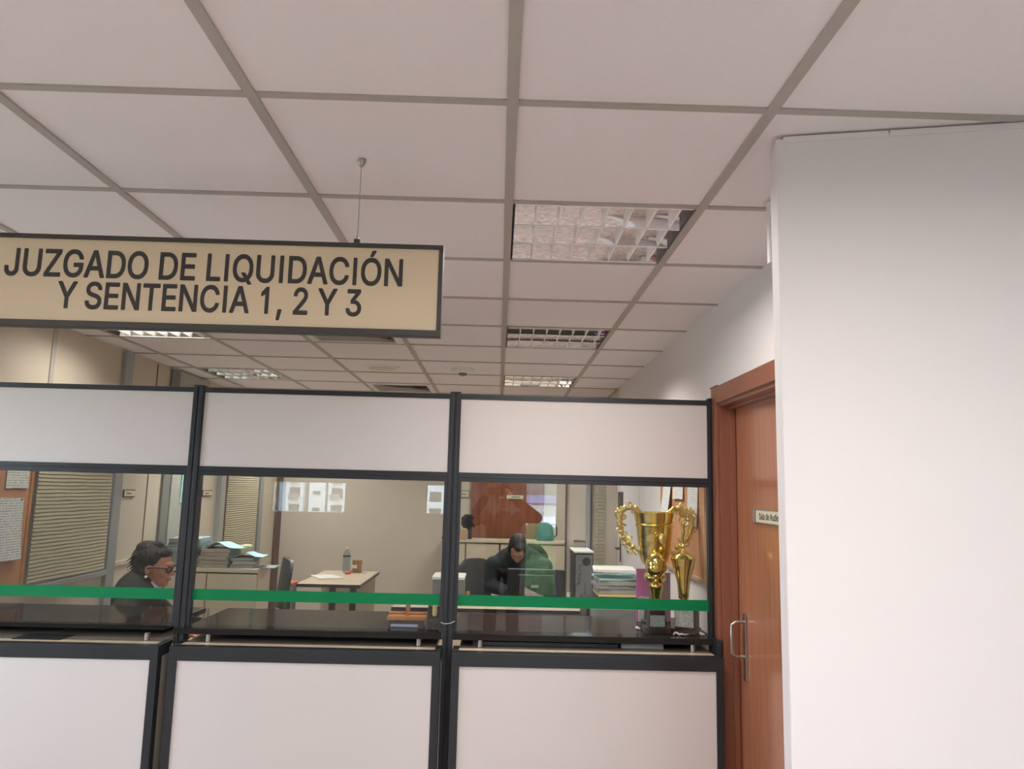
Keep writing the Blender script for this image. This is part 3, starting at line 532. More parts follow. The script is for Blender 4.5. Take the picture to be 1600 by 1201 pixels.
def vent(i, j, label):
    x0, y0 = GX+i*T+.016, GY+j*T+.016; s = T-.032; cx, cy = x0+s/2, y0+s/2
    t = thing('ceiling_vent', (cx, cy, CH), label, 'air vent')
    def ring(b, r0, r1, z0, z1):
        a = [b.verts.new((cx+sx*r0, cy+sy*r0, z0)) for sx, sy in ((-1, -1), (1, -1), (1, 1), (-1, 1))]
        c = [b.verts.new((cx+sx*r1, cy+sy*r1, z1)) for sx, sy in ((-1, -1), (1, -1), (1, 1), (-1, 1))]
        for k in range(4): b.faces.new((a[k], a[(k+1) % 4], c[(k+1) % 4], c[k]))
    b = B(); ring(b, .30, .252, CH+.003, CH-.006); ring(b, .252, .245, CH-.006, CH+.012); obj('frame', b, 'whiteplastic', t)
    b = B(); box(b, cx-.29, cx+.29, cy-.29, cy+.29, CH+.05, CH+.055); obj('backing', b, 'blackplastic', t)
    b = B()
    for k in range(9):
        r = .238-k*.025; ring(b, r, r-.017, CH+.000, CH+.018)
        ring(b, r-.002, r-.019, CH+.000, CH+.018)
    obj('slats', b, 'grid', t)
vent(-2, 4, 'square air vent half hidden behind the bottom edge of the hanging sign')
vent(-2, 8, 'square air vent farther back, just showing over the top of the middle screen')
b = B(); t = thing('round_downlight', (-.93, 5.81, CH), 'round flat recessed ceiling fitting between the two square vents', 'ceiling light')
lathe(b, [(.135, CH-.004), (.14, CH+.006)], (-.93, 5.81, 0), 40); obj('rim', b, 'whiteplastic', t, smooth=True)
b = B(); lathe(b, [(.07, CH-.012), (.105, CH-.008), (.112, CH-.002)], (-.93, 5.81, 0), 40); obj('lens', b, 'cabinet', t, smooth=True)
t = thing('smoke_detector', (-.30, 5.77, CH), 'small white domed smoke detector on the ceiling above the middle screen', 'smoke detector')
b = B(); lathe(b, [(.06, CH-.03), (.085, CH-.018), (.09, CH+.006)], (-.30, 5.77, 0), 32); obj('base', b, 'whiteplastic', t, smooth=True)
b = B(); lathe(b, [(.012, CH-.052), (.03, CH-.045), (.035, CH-.03)], (-.30, 5.77, 0), 24); obj('sensor', b, 'greyplastic', t, smooth=True)

# ------------------------------------------------------------ hanging sign
SY = 2.02; sx0, sx1 = -1.99, -.170; sz0, sz1 = CZ+.409, CZ+.668
t = thing('hanging_sign', ((sx0+sx1)/2, SY+.015, sz0), 'long tan sign with dark lettering hung from the ceiling on thin wires', 'sign')
b = B(); fr = .012
box(b, sx0, sx1, SY-.004, SY+.030, sz1-fr, sz1); box(b, sx0, sx1, SY-.004, SY+.030, sz0, sz0+.017)
box(b, sx0, sx0+fr, SY-.004, SY+.030, sz0+.017, sz1-fr); box(b, sx1-fr, sx1, SY-.004, SY+.030, sz0+.017, sz1-fr)
obj('frame', b, 'signframe', t, bevel=.001)
b = B(); box(b, sx0+fr, sx1-fr, SY+.002, SY+.028, sz0+.017, sz1-fr); fc = obj('face_panel', b, 'sign', t)
text('lettering', 'JUZGADO DE LIQUIDACIÓN', .0745, 1.094, (-1.375, SY+.0015, CZ+.550), 'ink', fc, bold=0)
text('lettering', 'Y SENTENCIA 1, 2 Y 3', .0725, .832, (-1.223, SY+.0015, CZ+.462), 'ink', fc, bold=0)
for xx in (-.414, -1.75):
    b = B(); box(b, xx-.008, xx+.008, SY+.004, SY+.022, sz1, sz1+.014); obj('clamp', b, 'signframe', t, bevel=.001)
    b = B(); tube(b, [(xx, SY+.013, sz1+.014), (xx, SY+.013, CH-.004)], .0011, 6)
    lathe(b, [(.004, sz1+.014), (.004, sz1+.024)], (xx, SY+.013, 0), 10); obj('wire', b, 'steel', t, smooth=True)
    b = B(); lathe(b, [(.003, CH-.016), (.008, CH-.012), (.012, CH-.003), (.0125, CH+.004)], (xx, SY+.013, 0), 20); obj('ceiling_cup', b, 'steel', t, smooth=True)

# ------------------------------------------------------------ the partition: three glazed screens between four posts
PT = CZ+.455
posts = [-2.665, -1.468, -.220, 1.034]
plab = ['black aluminium post of the partition at the left wall', 'black aluminium post between the left and middle screens', 'black aluminium post between the middle and right screens, with a white wire tied round it', 'black aluminium post beside the brown door frame']
for i, x in enumerate(posts):
    hw = .0235 if 0 < i < 3 else .013
    t = thing('partition_post', (x, PY, 0), plab[i], 'post')
    b = B(); z1 = PT+.004
    pts = [(x-hw, PY-.024), (x-.004, PY-.024), (x-.004, PY-.014), (x+.004, PY-.014), (x+.004, PY-.024), (x+hw, PY-.024), (x+hw, PY+.024), (x-hw, PY+.024)]
    prism(b, pts, 'z', 0, z1); obj('profile', b, 'black', t, bevel=.0015)
    b = B(); box(b, x-hw-.002, x+hw+.002, PY-.026, PY+.026, z1, z1+.006); obj('cap', b, 'black', t, bevel=.001)
bays = [(-2.652, -1.4915), (-1.4445, -.2435), (-.1965, 1.021)]
names = ['left', 'middle', 'right']
ZL, ZT = CZ-.672, CZ-.700        # ledge top and underside
for k, (xa, xb) in enumerate(bays):
    t = thing('partition_screen', ((xa+xb)/2, PY, ZL), ['left glazed partition screen with a corkboard and blinds showing through', 'middle glazed partition screen between the two tall black posts', 'right glazed partition screen with gold trophies behind its glass'][k], 'partition screen')
    b = B(); y0, y1 = PY-.018, PY+.018
    box(b, xa, xb, y0, y1, PT-.024, PT); box(b, xa, xb, y0, y1, CZ+.030, CZ+.074)
    box(b, xa, xb, PY-.021, PY-.018, CZ+.050, CZ+.056)
    s = .004; g_ = .017
    for z0_, z1_, ww in ((CZ+.074, PT-.024, s), (ZL, CZ+.030, g_)):
        wl = ww if k != 0 else s; wr = ww if k != 2 else .006
        box(b, xa, xa+wl, y0, y1, z0_, z1_); box(b, xb-wr, xb, y0, y1, z0_, z1_)
    obj('frame', b, 'black', t, bevel=.001)
    b = B(); box(b, xa+s, xb-s, PY-.010, PY+.010, CZ+.074, PT-.024); obj('upper_panel', b, 'panel', t)
    b = B(); box(b, xa+g_*.9, xb-g_*.3, PY-.003, PY+.003, ZL+.001, CZ+.030); gp = obj('glass_pane', b, 'glass', t)
    b = B(); box(b, xa+g_*.9, xb-g_*.3, PY-.0045, PY-.0035, CZ-.552, CZ-.501); obj('tape_strip', b, 'green', gp, label='green warning tape stuck across the glass')

# ------------------------------------------------------------ service counters in front and the dark ledges on them
FY = 3.50
units = [(-2.68, -1.497), (-1.449, -.240), (-.190, 1.040)]
for k, (xa, xb) in enumerate(units):
    t = thing('service_counter', ((xa+xb)/2, FY, 0), ['left off-white counter with a black frame and beige worktop', 'middle off-white counter with a black frame and beige worktop', 'right off-white counter with a black frame, next to the brown door'][k], 'counter')
    ft = CZ-.733; b = B(); st = .036
    box(b, xa, xb, FY, FY+.045, ft-.060, ft); box(b, xa, xa+st, FY, FY+.045, .08, ft-.060); box(b, xb-st, xb, FY, FY+.045, .08, ft-.060); box(b, xa, xb, FY, FY+.045, 0, .08)
    box(b, xa, xa+.03, FY+.045, PY-.02, ft-.05, ft+.003); box(b, xb-.03, xb, FY+.045, PY-.02, ft-.05, ft+.003)
    obj('frame', b, 'black', t, bevel=.002)
    b = B(); box(b, xa+.004, xb-.004, FY+.001, FY+.0445, ft, ft+.0015); obj('top_edge_strip', b, 'black', t)
    b = B(); box(b, xa+st, xb-st, FY+.008, FY+.030, .08, ft-.060); obj('front_panel', b, 'panel', t)
    for x in (xa+.004, xb-.022):
        b = B(); box(b, x, x+.018, FY+.045, PY-.03, 0, ft-.05); obj('side_panel', b, 'side', t)
    b = B(); box(b, xa+.03, xb-.03, FY+.096, 4.05, ft-.018, ft+.001); wt = obj('worktop', b, 'worktop_dark', t)
    b = B(); box(b, xa+.03, xb-.03, FY+.0455, FY+.0955, ft-.018, ft+.0015); obj('edge_band', b, 'worktop', wt, label='beige edge band')
    b = B(); box(b, xa+.03, xb-.03, 4.051, 4.066, ft-.05, ZT-.0005); obj('rear_rail', b, 'black', t)
    for x in (xa+.125, xb-.11):
        b = B(); lathe(b, [(.0125, ft+.002), (.0125, ZT)], (x, 3.625, 0), 20); obj('standoff', b, 'steel', t, smooth=True)
    for x in (xa+.125, xb-.11):
        b = B(); lathe(b, [(.0125, ft+.001), (.0125, ZT)], (x, 3.98, 0), 16); obj('standoff', b, 'steel', t, smooth=True)
# the ledge slabs: the left one sits 9 cm further back
led = [(-2.68, -1.56, 3.70, 4.20), (-1.487, -.246, 3.615, 4.20), (-.195, 1.036, 3.615, 4.20)]
for k, (xa, xb, ya, yb) in enumerate(led):
    b = B()
    if k == 0: box(b, xa, xb, ya, yb, ZT, ZL)
    else:      # notched round the posts
        l, r = (-1.442, -.246) if k == 1 else (-.194, 1.018)
        prism(b, [(xa, ya), (xb, ya), (xb, PY-.0265), (r, PY-.0265), (r, PY+.0265), (xb, PY+.0265), (xb, yb), (xa+.045 if k == 1 else xa, yb), (xa+.045 if k == 1 else xa, PY+.0265), (l, PY+.0265), (l, PY-.0265), (xa, PY-.0265)], 'z', ZT, ZL)
    o = obj('counter_ledge', b, 'ledge', bevel=.0015)
    tag(o, ['polished dark ledge above the left counter', 'polished dark ledge above the middle counter, carrying a stamp rack', 'polished dark ledge above the right counter, carrying the trophies'][k], 'ledge')
# end bracket at the right post
b = B(); box(b, 1.022, 1.047, FY+.05, 3.66-.03, CZ-.735, CZ-.665); o = obj('end_bracket', b, 'black', bevel=.003); tag(o, 'black end bracket of the right ledge against the brown door frame', 'bracket')
# flat things lying on the worktops under the ledges
b = B(); box(b, .10-.2, .585, 3.66, 3.95, CZ-.731, CZ-.712); o = obj('closed_folder', b, 'blackplastic', bevel=.002); tag(o, 'black flat folder lying on the right worktop under the ledge', 'folder')
b = B(); box(b, .60, .80, 3.66, 3.95, CZ-.731, CZ-.709); o = obj('paper_ream', b, 'paperblue', bevel=.001); tag(o, 'bluish white pad of paper on the right worktop under the ledge', 'paper pad')
b = B(); box(b, -2.20, -1.98, 3.58, 3.70, CZ-.7315, CZ-.729); o = obj('loose_sheet', b, 'blackplastic'); tag(o, 'dark document sleeve lying on the left worktop', 'document')

# ------------------------------------------------------------ brown door in the right wall
d1 = bpy.data.objects.new('door_1', None); link(d1, None); d1.location = (RW+.09, 2.9, 0); W['door_1'] = Vector((RW+.09, 2.9, 0)); d1['kind'] = 'structure'
hz = CZ+.515; b = B()
box(b, RW-.012, RW+.004, 3.575, 3.655, 0, hz); box(b, RW-.012, RW+.004, 2.12, 2.2, 0, hz); box(b, RW-.012, RW+.004, 2.2, 3.575, hz-.08, hz)
box(b, RW-.016, RW+.004, 3.56, 3.662, hz, hz+.006)
obj('door_casing', b, 'woodd', d1, bevel=.002)
b = B(); box(b, RW+.004, RW+.13, 3.562, 3.58, 0, hz-.08); box(b, RW+.004, RW+.13, 2.2, 2.218, 0, hz-.08); box(b, RW+.004, RW+.13, 2.218, 3.562, hz-.098, hz-.08)
box(b, RW+.05, RW+.075, 3.550, 3.562, 0, hz-.098); box(b, RW+.05, RW+.075, 2.218, 3.55, hz-.11, hz-.098)
obj('door_jamb', b, 'woodd', d1, bevel=.001)
b = B(); box(b, RW+.078, RW+.118, 2.222, 3.558, .008, hz-.10); lf = obj('door_leaf', b, 'wood', d1)
b = B(); box(b, RW+.068, RW+.078, 3.44, 3.475, CZ-.82, CZ-.53); obj('handle_plate', b, 'steel', lf, bevel=.002)
b = B(); tube(b, [(RW+.070, 3.457, CZ-.565), (RW+.03, 3.457, CZ-.565), (RW+.012, 3.457, CZ-.58), (RW+.012, 3.457, CZ-.70), (RW+.03, 3.457, CZ-.715), (RW+.070, 3.457, CZ-.715)], .0065, 10); obj('pull_handle', b, 'steel', lf, smooth=True)
t = thing('door_plaque', (RW+.07, 3.12, CZ-.117), 'small grey-edged name plate on the brown door, partly hidden by the white wall', 'name plate')
b = B(); box(b, RW+.066, RW+.078, 2.88, 3.30, CZ-.118, CZ-.062); obj('plate_back', b, 'alu', t, bevel=.001)
b = B(); box(b, RW+.063, RW+.066, 2.882, 3.262, CZ-.114, CZ-.066); obj('plate_face', b, 'cabinet', t)
b = B(); box(b, RW+.0625, RW+.0635, 3.258, 3.266, CZ-.118, CZ-.062); obj('plate_edge', b, 'ink', t)
text('lettering', 'Sala de Audiencias', .026, .31, (RW+.0627, 3.215, CZ-.101), 'ink', t, right=(0, -1, 0), thick=.0006, bold=0)

# ------------------------------------------------------------ right wall: white door, corkboard, papers
d2 = bpy.data.objects.new('door_2', None); link(d2, None); d2.location = (RW, 6.0, 0); W['door_2'] = Vector((RW, 6.0, 0)); d2['kind'] = 'structure'
b = B(); box(b, RW-.012, RW, 5.60, 5.66, 0, CZ+.42); box(b, RW-.012, RW, 6.50, 6.56, 0, CZ+.42); box(b, RW-.012, RW, 5.66, 6.50, CZ+.36, CZ+.42); obj('door_frame', b, 'wall_white', d2, bevel=.002)
b = B(); box(b, RW-.005, RW, 5.664, 6.496, .01, CZ+.356); lf = obj('door_leaf', b, 'wall_white', d2)
b = B(); box(b, RW-.012, RW-.005, 6.40, 6.44, CZ-.58, CZ-.36); tube(b, [(RW-.01, 6.42, CZ-.47), (RW-.05, 6.42, CZ-.47), (RW-.05, 6.30, CZ-.47)], .008, 8); obj('door_handle', b, 'blackplastic', lf)
b = B(); box(b, RW-.022, RW, 6.30, 6.48, CZ-.16, CZ-.0); o = obj('door_plaque', b, 'signframe', bevel=.002); tag(o, 'small dark framed plate on the white door, above the left trophy handle', 'name plate')
t = thing('cork_board', (RW-.01, 4.3, CZ-.425), 'corkboard on the right wall behind the gold trophies', 'notice board')
b = B(); box(b, RW-.012, RW, 3.80, 4.78, CZ-.425, CZ+.35); obj('cork_surface', b, 'cork', t)
b = B(); box(b, RW-.018, RW-.0005, 4.78, 4.80, CZ-.44, CZ+.36); box(b, RW-.018, RW-.0005, 3.78, 3.80, CZ-.44, CZ+.36); box(b, RW-.018, RW-.0005, 3.80, 4.78, CZ-.44, CZ-.425); box(b, RW-.018, RW-.0005, 3.80, 4.78, CZ+.35, CZ+.36); obj('board_frame', b, 'tan', t)
def curled(name, x, ya, yb, z0, z1, m, label, side=-1, curl=.03, parent=None, cat='notice'):
    """a pinned sheet on a wall plane x, slightly curled at the bottom"""
    b = B(); N = 8; vs = []
    for i in range(N+1):
        s = i/N; z = z1+(z0-z1)*s; off = side*(.003+curl*s*s)
        vs.append([b.verts.new((x+off+.0006*q, ya+(yb-ya)*u, z+.004*math.sin(u*3))) for q in (0, side) for u in (0, .5, 1)])
    for i in range(N):
        a, c = vs[i], vs[i+1]
        b.faces.new((a[0], a[1], c[1], c[0])); b.faces.new((a[1], a[2], c[2], c[1]))
        b.faces.new((a[3], c[3], c[4], a[4])); b.faces.new((a[4], c[4], c[5], a[5]))
        b.faces.new((a[0], c[0], c[3], a[3])); b.faces.new((a[2], a[5], c[5], c[2]))
    b.faces.new((vs[0][0], vs[0][3], vs[0][4], vs[0][1])); b.faces.new((vs[0][1], vs[0][4], vs[0][5], vs[0][2]))
    b.faces.new((vs[N][0], vs[N][1], vs[N][4], vs[N][3])); b.faces.new((vs[N][1], vs[N][2], vs[N][5], vs[N][4]))
    o = obj(name, b, m, smooth=True); tag(o, label, cat); return o
curled('pinned_notice', RW-.012, 4.50, 4.70, CZ-.135, CZ+.16, 'print_s', 'long printed sheet curling at the left edge of the right-hand corkboard', -1, .03)
curled('pinned_notice', RW-.012, 4.20, 4.44, CZ-.035, CZ+.20, 'print_s', 'small note pinned between two longer sheets on the right-hand corkboard', -1, .008)
curled('pinned_notice', RW-.012, 3.90, 4.11, CZ-.17, CZ+.14, 'print_s', 'long printed sheet pinned nearest the post on the right-hand corkboard', -1, .010)

# ------------------------------------------------------------ left wall: corkboard, blinds, panels
t = thing('cork_board', (LW+.01, 4.05, CZ-.62), 'corkboard on the left wall seen through the left screen', 'notice board')
b = B(); box(b, LW, LW+.012, 3.74, 4.37, CZ-.60, CZ+.4); obj('cork_surface', b, 'cork', t)
b = B(); box(b, LW, LW+.018, 4.37, 4.39, CZ-.61, CZ+.4); box(b, LW, LW+.018, 3.72, 4.37, CZ-.615, CZ-.60); obj('board_frame', b, 'orange', t)
curled('pinned_notice', LW+.012, 4.15, 4.345, CZ-.064, CZ+.16, 'print_l', 'white sheet at the top of the left corkboard', 1, .004)
curled('pinned_notice', LW+.012, 3.98, 4.325, CZ-.455, CZ-.115, 'print_l', 'large printed sheet on the left corkboard with one dark pin', 1, .02)
b = B(); ell(b, (LW+.020, 4.30, CZ-.125), (.004, .006, .006)); o = obj('push_pin', b, 'blackplastic', smooth=True); tag(o, 'dark push pin in the corner of the large sheet on the left corkboard', 'pin')
def blind(ya, yb, z0, z1, label, sag):
    t = thing('venetian_blind', (LW+.03, (ya+yb)/2, z0), label, 'blind')
    b = B(); n = int((z1-z0)/.0225); N = 16
    for i in range(n):
        z = z0+.012+i*(z1-z0-.02)/n; vs = []
        for k in range(N+1):
            s = k/N; w_ = max(0, 1-i/(n*.45))
            dz = w_*sag*(math.sin(s*5+i*.25)+.6*math.sin(s*9-i*.4))+.0012*math.sin(s*14+i)
            y = ya+(yb-ya)*s
            vs.append([b.verts.new((LW+x_, y, z+dz+zz)) for x_, zz in ((.016, .0125), (.024, .003), (.027, -.012), (.0265, -.0125), (.0235, .0025), (.0155, .012))])
        for k in range(N):
            for m_ in range(6): b.faces.new((vs[k][m_], vs[k+1][m_], vs[k+1][(m_+1) % 6], vs[k][(m_+1) % 6]))
        b.faces.new(vs[0]); b.faces.new(vs[-1][::-1])
    obj('slats', b, 'blind', t)
    b = B(); box(b, LW+.008, LW+.036, ya, yb, z1-.004, z1+.03); obj('head_rail', b, 'alu', t)
blind(4.42, 5.26, CZ-.60, CZ+.40, 'beige venetian blind beside the corkboard on the left wall', .002)
blind(7.50, 8.46, CZ-.75, CZ+.40, 'beige venetian blind farther back on the left wall, its lower slats bent and sagging', .010)
def frame_bar(name, ya, yb, z0, z1, m, dpt=.04):
    b = B(); box(b, LW, LW+dpt, ya, yb, z0, z1); return struct(name, b, m, bevel=.002)
n = 4
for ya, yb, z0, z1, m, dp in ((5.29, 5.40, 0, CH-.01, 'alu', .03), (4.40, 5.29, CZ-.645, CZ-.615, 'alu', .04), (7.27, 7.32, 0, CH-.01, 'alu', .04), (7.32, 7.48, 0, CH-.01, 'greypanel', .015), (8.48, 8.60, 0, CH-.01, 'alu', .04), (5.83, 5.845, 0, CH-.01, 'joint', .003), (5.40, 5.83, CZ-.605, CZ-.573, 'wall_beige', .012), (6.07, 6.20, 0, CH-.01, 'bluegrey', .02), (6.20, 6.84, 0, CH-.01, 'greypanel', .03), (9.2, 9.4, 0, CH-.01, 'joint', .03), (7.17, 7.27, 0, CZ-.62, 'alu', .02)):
    frame_bar('trim_%d' % n, ya, yb, z0, z1, m, dp); n += 1
# vertical cover joints on the upper left wall
for y in (4.47, 5.43):
    b = B(); box(b, LW, LW+.006, y-.02, y+.02, CZ+.42, CH-.001); struct('trim_%d' % n, b, 'grid'); n += 1
def plaque(x0, x1, y0, y1, z0, z1, label, ax):
    t = thing('door_plaque', ((x0+x1)/2, (y0+y1)/2, z0), label, 'name plate')
    b = B(); box(b, x0, x1, y0, y1, z0, z1); obj('plate_back', b, 'signframe', t, bevel=.001)
    b = B(); e = .007
    if ax == 'x': box(b, x1, x1+.002, y0+e, y1-e, z0+e, z1-e)
    else: box(b, x0+e, x1-e, y0-.002, y0, z0+e, z1-e)
    obj('plate_face', b, 'cabinet', t)
    b = B()
    if ax == 'x': box(b, x1+.002, x1+.003, y0+(y1-y0)*.2, y0+(y1-y0)*.6, (z0+z1)/2-.004, (z0+z1)/2+.004)
    else: box(b, x0+(x1-x0)*.3, x1-(x1-x0)*.2, y0-.003, y0-.002, (z0+z1)/2-.005, (z0+z1)/2+.003)
    obj('writing', b, 'ink', t)
plaque(LW, LW+.01, 5.47, 5.64, CZ-.125, CZ-.07, 'small cream name plate on the left wall beside the silver window post', 'x')
plaque(LW, LW+.01, 6.92, 7.14, CZ-.132, CZ-.078, 'small cream name plate on the warm beige left wall just right of the left post', 'x')
plaque(.10, .32, BW-.035, BW-.03, CZ-.125, CZ-.066, 'cream name plate on the brown door at the far end', 'y')
plaque(-.55, -.355, BW-.012, BW-.004, CZ-.12, CZ-.03, 'small dark framed plate on the far wall left of the brown door', 'y')
for k in range(6):
    z = CZ-.18+k*.05; b = B(); box(b, LW+.032+.001*k, LW+.034+.001*k, 6.38, 6.62, z, z+.075)
    o = obj('teal_card', b, 'teal'); tag(o, 'pale teal card in the overlapping column on the grey left wall panel', 'card', 'teal cards on the grey wall panel')

# ------------------------------------------------------------ far wall: brown door, skirting, dark joints; glazed panel by the right wall
d3 = bpy.data.objects.new('door_3', None); link(d3, None); d3.location = (.12, BW-.02, 0); W['door_3'] = Vector((.12, BW-.02, 0)); d3['kind'] = 'structure'
b = B(); box(b, -.255, .50, BW-.03, BW-.001, .005, CZ+.5); obj('door_leaf', b, 'woodb', d3)
b = B(); box(b, -.33, -.255, BW-.036, BW-.001, 0, CZ+.56); box(b, .50, .57, BW-.036, BW-.001, 0, CZ+.56); obj('door_frame', b, 'woodd', d3)
b = B(); box(b, LW+.03, -.66, BW-.012, BW, 0, .115); struct('baseboard_back', b, 'joint')
b = B(); box(b, -1.70, -1.69, BW-.003, BW, .115, .60); struct('trim_%d' % n, b, 'joint'); n += 1
b = B(); box(b, .59, RW+.02, 6.57, 6.62, 0, CZ+.72); struct('wall_glazed', b, 'wall_back')
for x0, x1, m in ((.585, .60, 'joint'), (.765, .80, 'alu'), (.805, .815, 'joint')):
    b = B(); box(b, x0, x1, 6.545, 6.57, 0, CZ+.72); struct('trim_%d' % n, b, m); n += 1
b = B()
for k in range(38): box(b, .825, .93, 6.562, 6.569, CZ-.75+k*.03, CZ-.75+k*.03+.024)
o = obj('venetian_blind', b, 'blind'); tag(o, 'narrow beige blind by the white door behind the trophies', 'blind')
b = B(); box(b, .66, .76, 6.55, 6.57, CZ-.435, CZ-.425); struct('trim_%d' % n, b, 'joint'); n += 1

# ------------------------------------------------------------ cabinets
def cabinet(x0, x1, y0, y1, z1, ndoor, label, name='low_cabinet', group=None):
    t = thing(name, ((x0+x1)/2, (y0+y1)/2, 0), label, 'cabinet', group)
    b = B(); box(b, x0, x1, y0+.02, y1, 0, z1-.03); obj('body', b, 'cabinet', t)
    b = B(); box(b, x0-.004, x1+.004, y0-.012, y1, z1-.03, z1); obj('top', b, 'cabinet', t, bevel=.003)
    w_ = (x1-x0)/ndoor
    for k in range(ndoor):
        b = B(); box(b, x0+k*w_+.004, x0+(k+1)*w_-.004, y0, y0+.0195, .06, z1-.042); dr = obj('door', b, 'cabinet', t, bevel=.001)
        b = B(); hx = x0+(k+1)*w_-.04 if k % 2 == 0 else x0+k*w_+.03; box(b, hx, hx+.012, y0-.012, y0, z1-.42, z1-.30); obj('handle', b, 'alu', dr)
    b = B(); box(b, x0+.002, x1-.002, y0+.0195, y0+.0205, .05, z1-.034); obj('shadow_gap', b, 'joint', t)
    return t
cz = CZ-.60
cabinet(-.655, -.37, 8.97, 9.34, cz, 1, 'narrow cream cabinet at the left end of the far row, under the coffee maker')
cabinet(-.36, .03, 8.97, 9.34, cz, 1, 'cream cabinet of the far row behind the empty black chair')
cabinet(.04, .43, 8.97, 9.34, cz, 1, 'cream cabinet of the far row behind the person in the dark jacket')
cabinet(.44, .83, 8.97, 9.34, cz, 1, 'cream cabinet at the right end of the far row, under the teal jug')
cabinet(-2.62, -1.845, 5.97, 6.30, CZ-.66, 2, 'low cream cabinet by the left wall piled with files')
# ------------------------------------------------------------ piles of files
def folder(x, y, z, w_, l, h, rot, m, label, group, wob=.004, lift=0., name='file_folder', cat='file', droop=0.):
    b = B(); N = 6; mx = Matrix.Translation((x, y, z)) @ Matrix.Rotation(rot, 4, 'Z'); top = []; bot = []
    sd = random.random()*50
    for i in range(N+1):
        for j in range(N+1):
            u, v = i/N-.5, j/N-.5
            r = wob*noise.noise(Vector((u*3+sd, v*3, 0))); e = lift*max(0, u)**1.5*2.5-droop*(abs(v)*2)**2
            px, py = u*w_+.004*noise.noise(Vector((v*7+sd, 0, 1))), v*l+.004*noise.noise(Vector((u*7, sd, 1)))
            top.append(b.verts.new(mx @ Vector((px, py, h+r*1.0+e)))); bot.append(b.verts.new(mx @ Vector((px, py, max(0, e*.98)))))
    I = lambda i, j: i*(N+1)+j
    for i in range(N):
        for j in range(N):
            b.faces.new((top[I(i, j)], top[I(i+1, j)], top[I(i+1, j+1)], top[I(i, j+1)])); b.faces.new((bot[I(i, j)], bot[I(i, j+1)], bot[I(i+1, j+1)], bot[I(i+1, j)]))
    for i in range(N):
        b.faces.new((top[I(i, 0)], bot[I(i, 0)], bot[I(i+1, 0)], top[I(i+1, 0)])); b.faces.new((top[I(i, N)], top[I(i+1, N)], bot[I(i+1, N)], bot[I(i, N)]))
        b.faces.new((top[I(0, i)], top[I(0, i+1)], bot[I(0, i+1)], bot[I(0, i)])); b.faces.new((top[I(N, i)], bot[I(N, i)], bot[I(N, i+1)], top[I(N, i+1)]))
    o = obj(name, b, m, smooth=False); tag(o, label, cat, group); return o
def pile(x, y, z, specs, desc, group, top_label=None, w_=.24, l=.32, rot=0.):
    for k, (h, m) in enumerate(specs):
        last = k == len(specs)-1
        lab = top_label if (last and top_label) else desc
        folder(x+random.uniform(-.008, .008), y+random.uniform(-.006, .006), z, w_, l, h-.002, rot+random.uniform(-.08, .08), m, lab, None if (last and top_label) else group, lift=.0, droop=0.)
        z += h+.001
    return z
zt = CZ-.66
pile(-2.45, 6.14, zt, [(.03, 'papergrey'), (.045, 'paperblue'), (.035, 'paperblue'), (.04, 'paperblue'), (.03, 'paperblue'), (.035, 'paperblue')], 'bulging grey-blue file in the tall pile at the back left of the low cabinet', 'files in the tall pile on the low cabinet', 'grey-blue file topmost of the tall pile on the low cabinet', w_=.24, l=.27)
z2 = pile(-2.19, 6.12, zt, [(.03, 'papergrey'), (.028, 'papergrey'), (.03, 'papergrey'), (.025, 'papergrey'), (.03, 'papergrey')], 'thick beige file in the squared pile under a teal cover', 'files in the middle pile on the low cabinet', w_=.22, l=.27)
z3 = pile(-1.99, 6.13, zt, [(.028, 'paperblue'), (.026, 'papergrey'), (.026, 'paperblue')], 'grey file in the low slipping pile at the right end of the low cabinet', 'files in the right pile on the low cabinet', w_=.17, l=.26, rot=.1)
def tent(x, y, z, w_, l, h, rot, m, label, pk=.45):
    b = B(); N = 12; mx = Matrix.Translation((x, y, z)) @ Matrix.Rotation(rot, 4, 'Z'); top = []; bot = []
    for i in range(N+1):
        for j in (0, 1):
            s = i/N; hh = h*math.exp(-((s-pk)/.2)**2)+.01*max(0, s-.7)
            if j: hh *= .8
            p = Vector(((s-.5)*w_, (j-.5)*l, hh)); top.append(b.verts.new(mx @ (p+Vector((0, 0, .002))))); bot.append(b.verts.new(mx @ p))
    for i in range(N):
        a, c = 2*i, 2*i+2
        b.faces.new((top[a], top[c], top[c+1], top[a+1])); b.faces.new((bot[a], bot[a+1], bot[c+1], bot[c]))
        b.faces.new((top[a], bot[a], bot[c], top[c])); b.faces.new((top[a+1], top[c+1], bot[c+1], bot[a+1]))
    b.faces.new((top[0], top[1], bot[1], bot[0])); b.faces.new((top[-2], bot[-2], bot[-1], top[-1]))
    o = obj('teal_folder', b, m, smooth=True); tag(o, label, 'folder'); return o
tent(-2.14, 6.12, z2, .33, .25, .045, 0, 'teal', 'pale teal folder bent open on top of the middle file pile', .38)
tent(-1.97, 6.12, z3, .27, .24, .035, .1, 'teal', 'pale teal folder lying over the slipping pile at the cabinet end', .5)
folder(-1.81, 6.12, zt+.001, .15, .22, .006, .05, 'paperblue', 'thin grey sheet sticking out past the right end of the low cabinet', None, name='loose_papers', cat='papers')
b = B(); box(b, -2.03, -1.97, 6.10, 6.2, z2+.003+.01, z2+.02); o = obj('yellow_slip', b, 'yellow', bevel=.003); tag(o, 'small yellow slip on the teal folder of the middle pile', 'note')

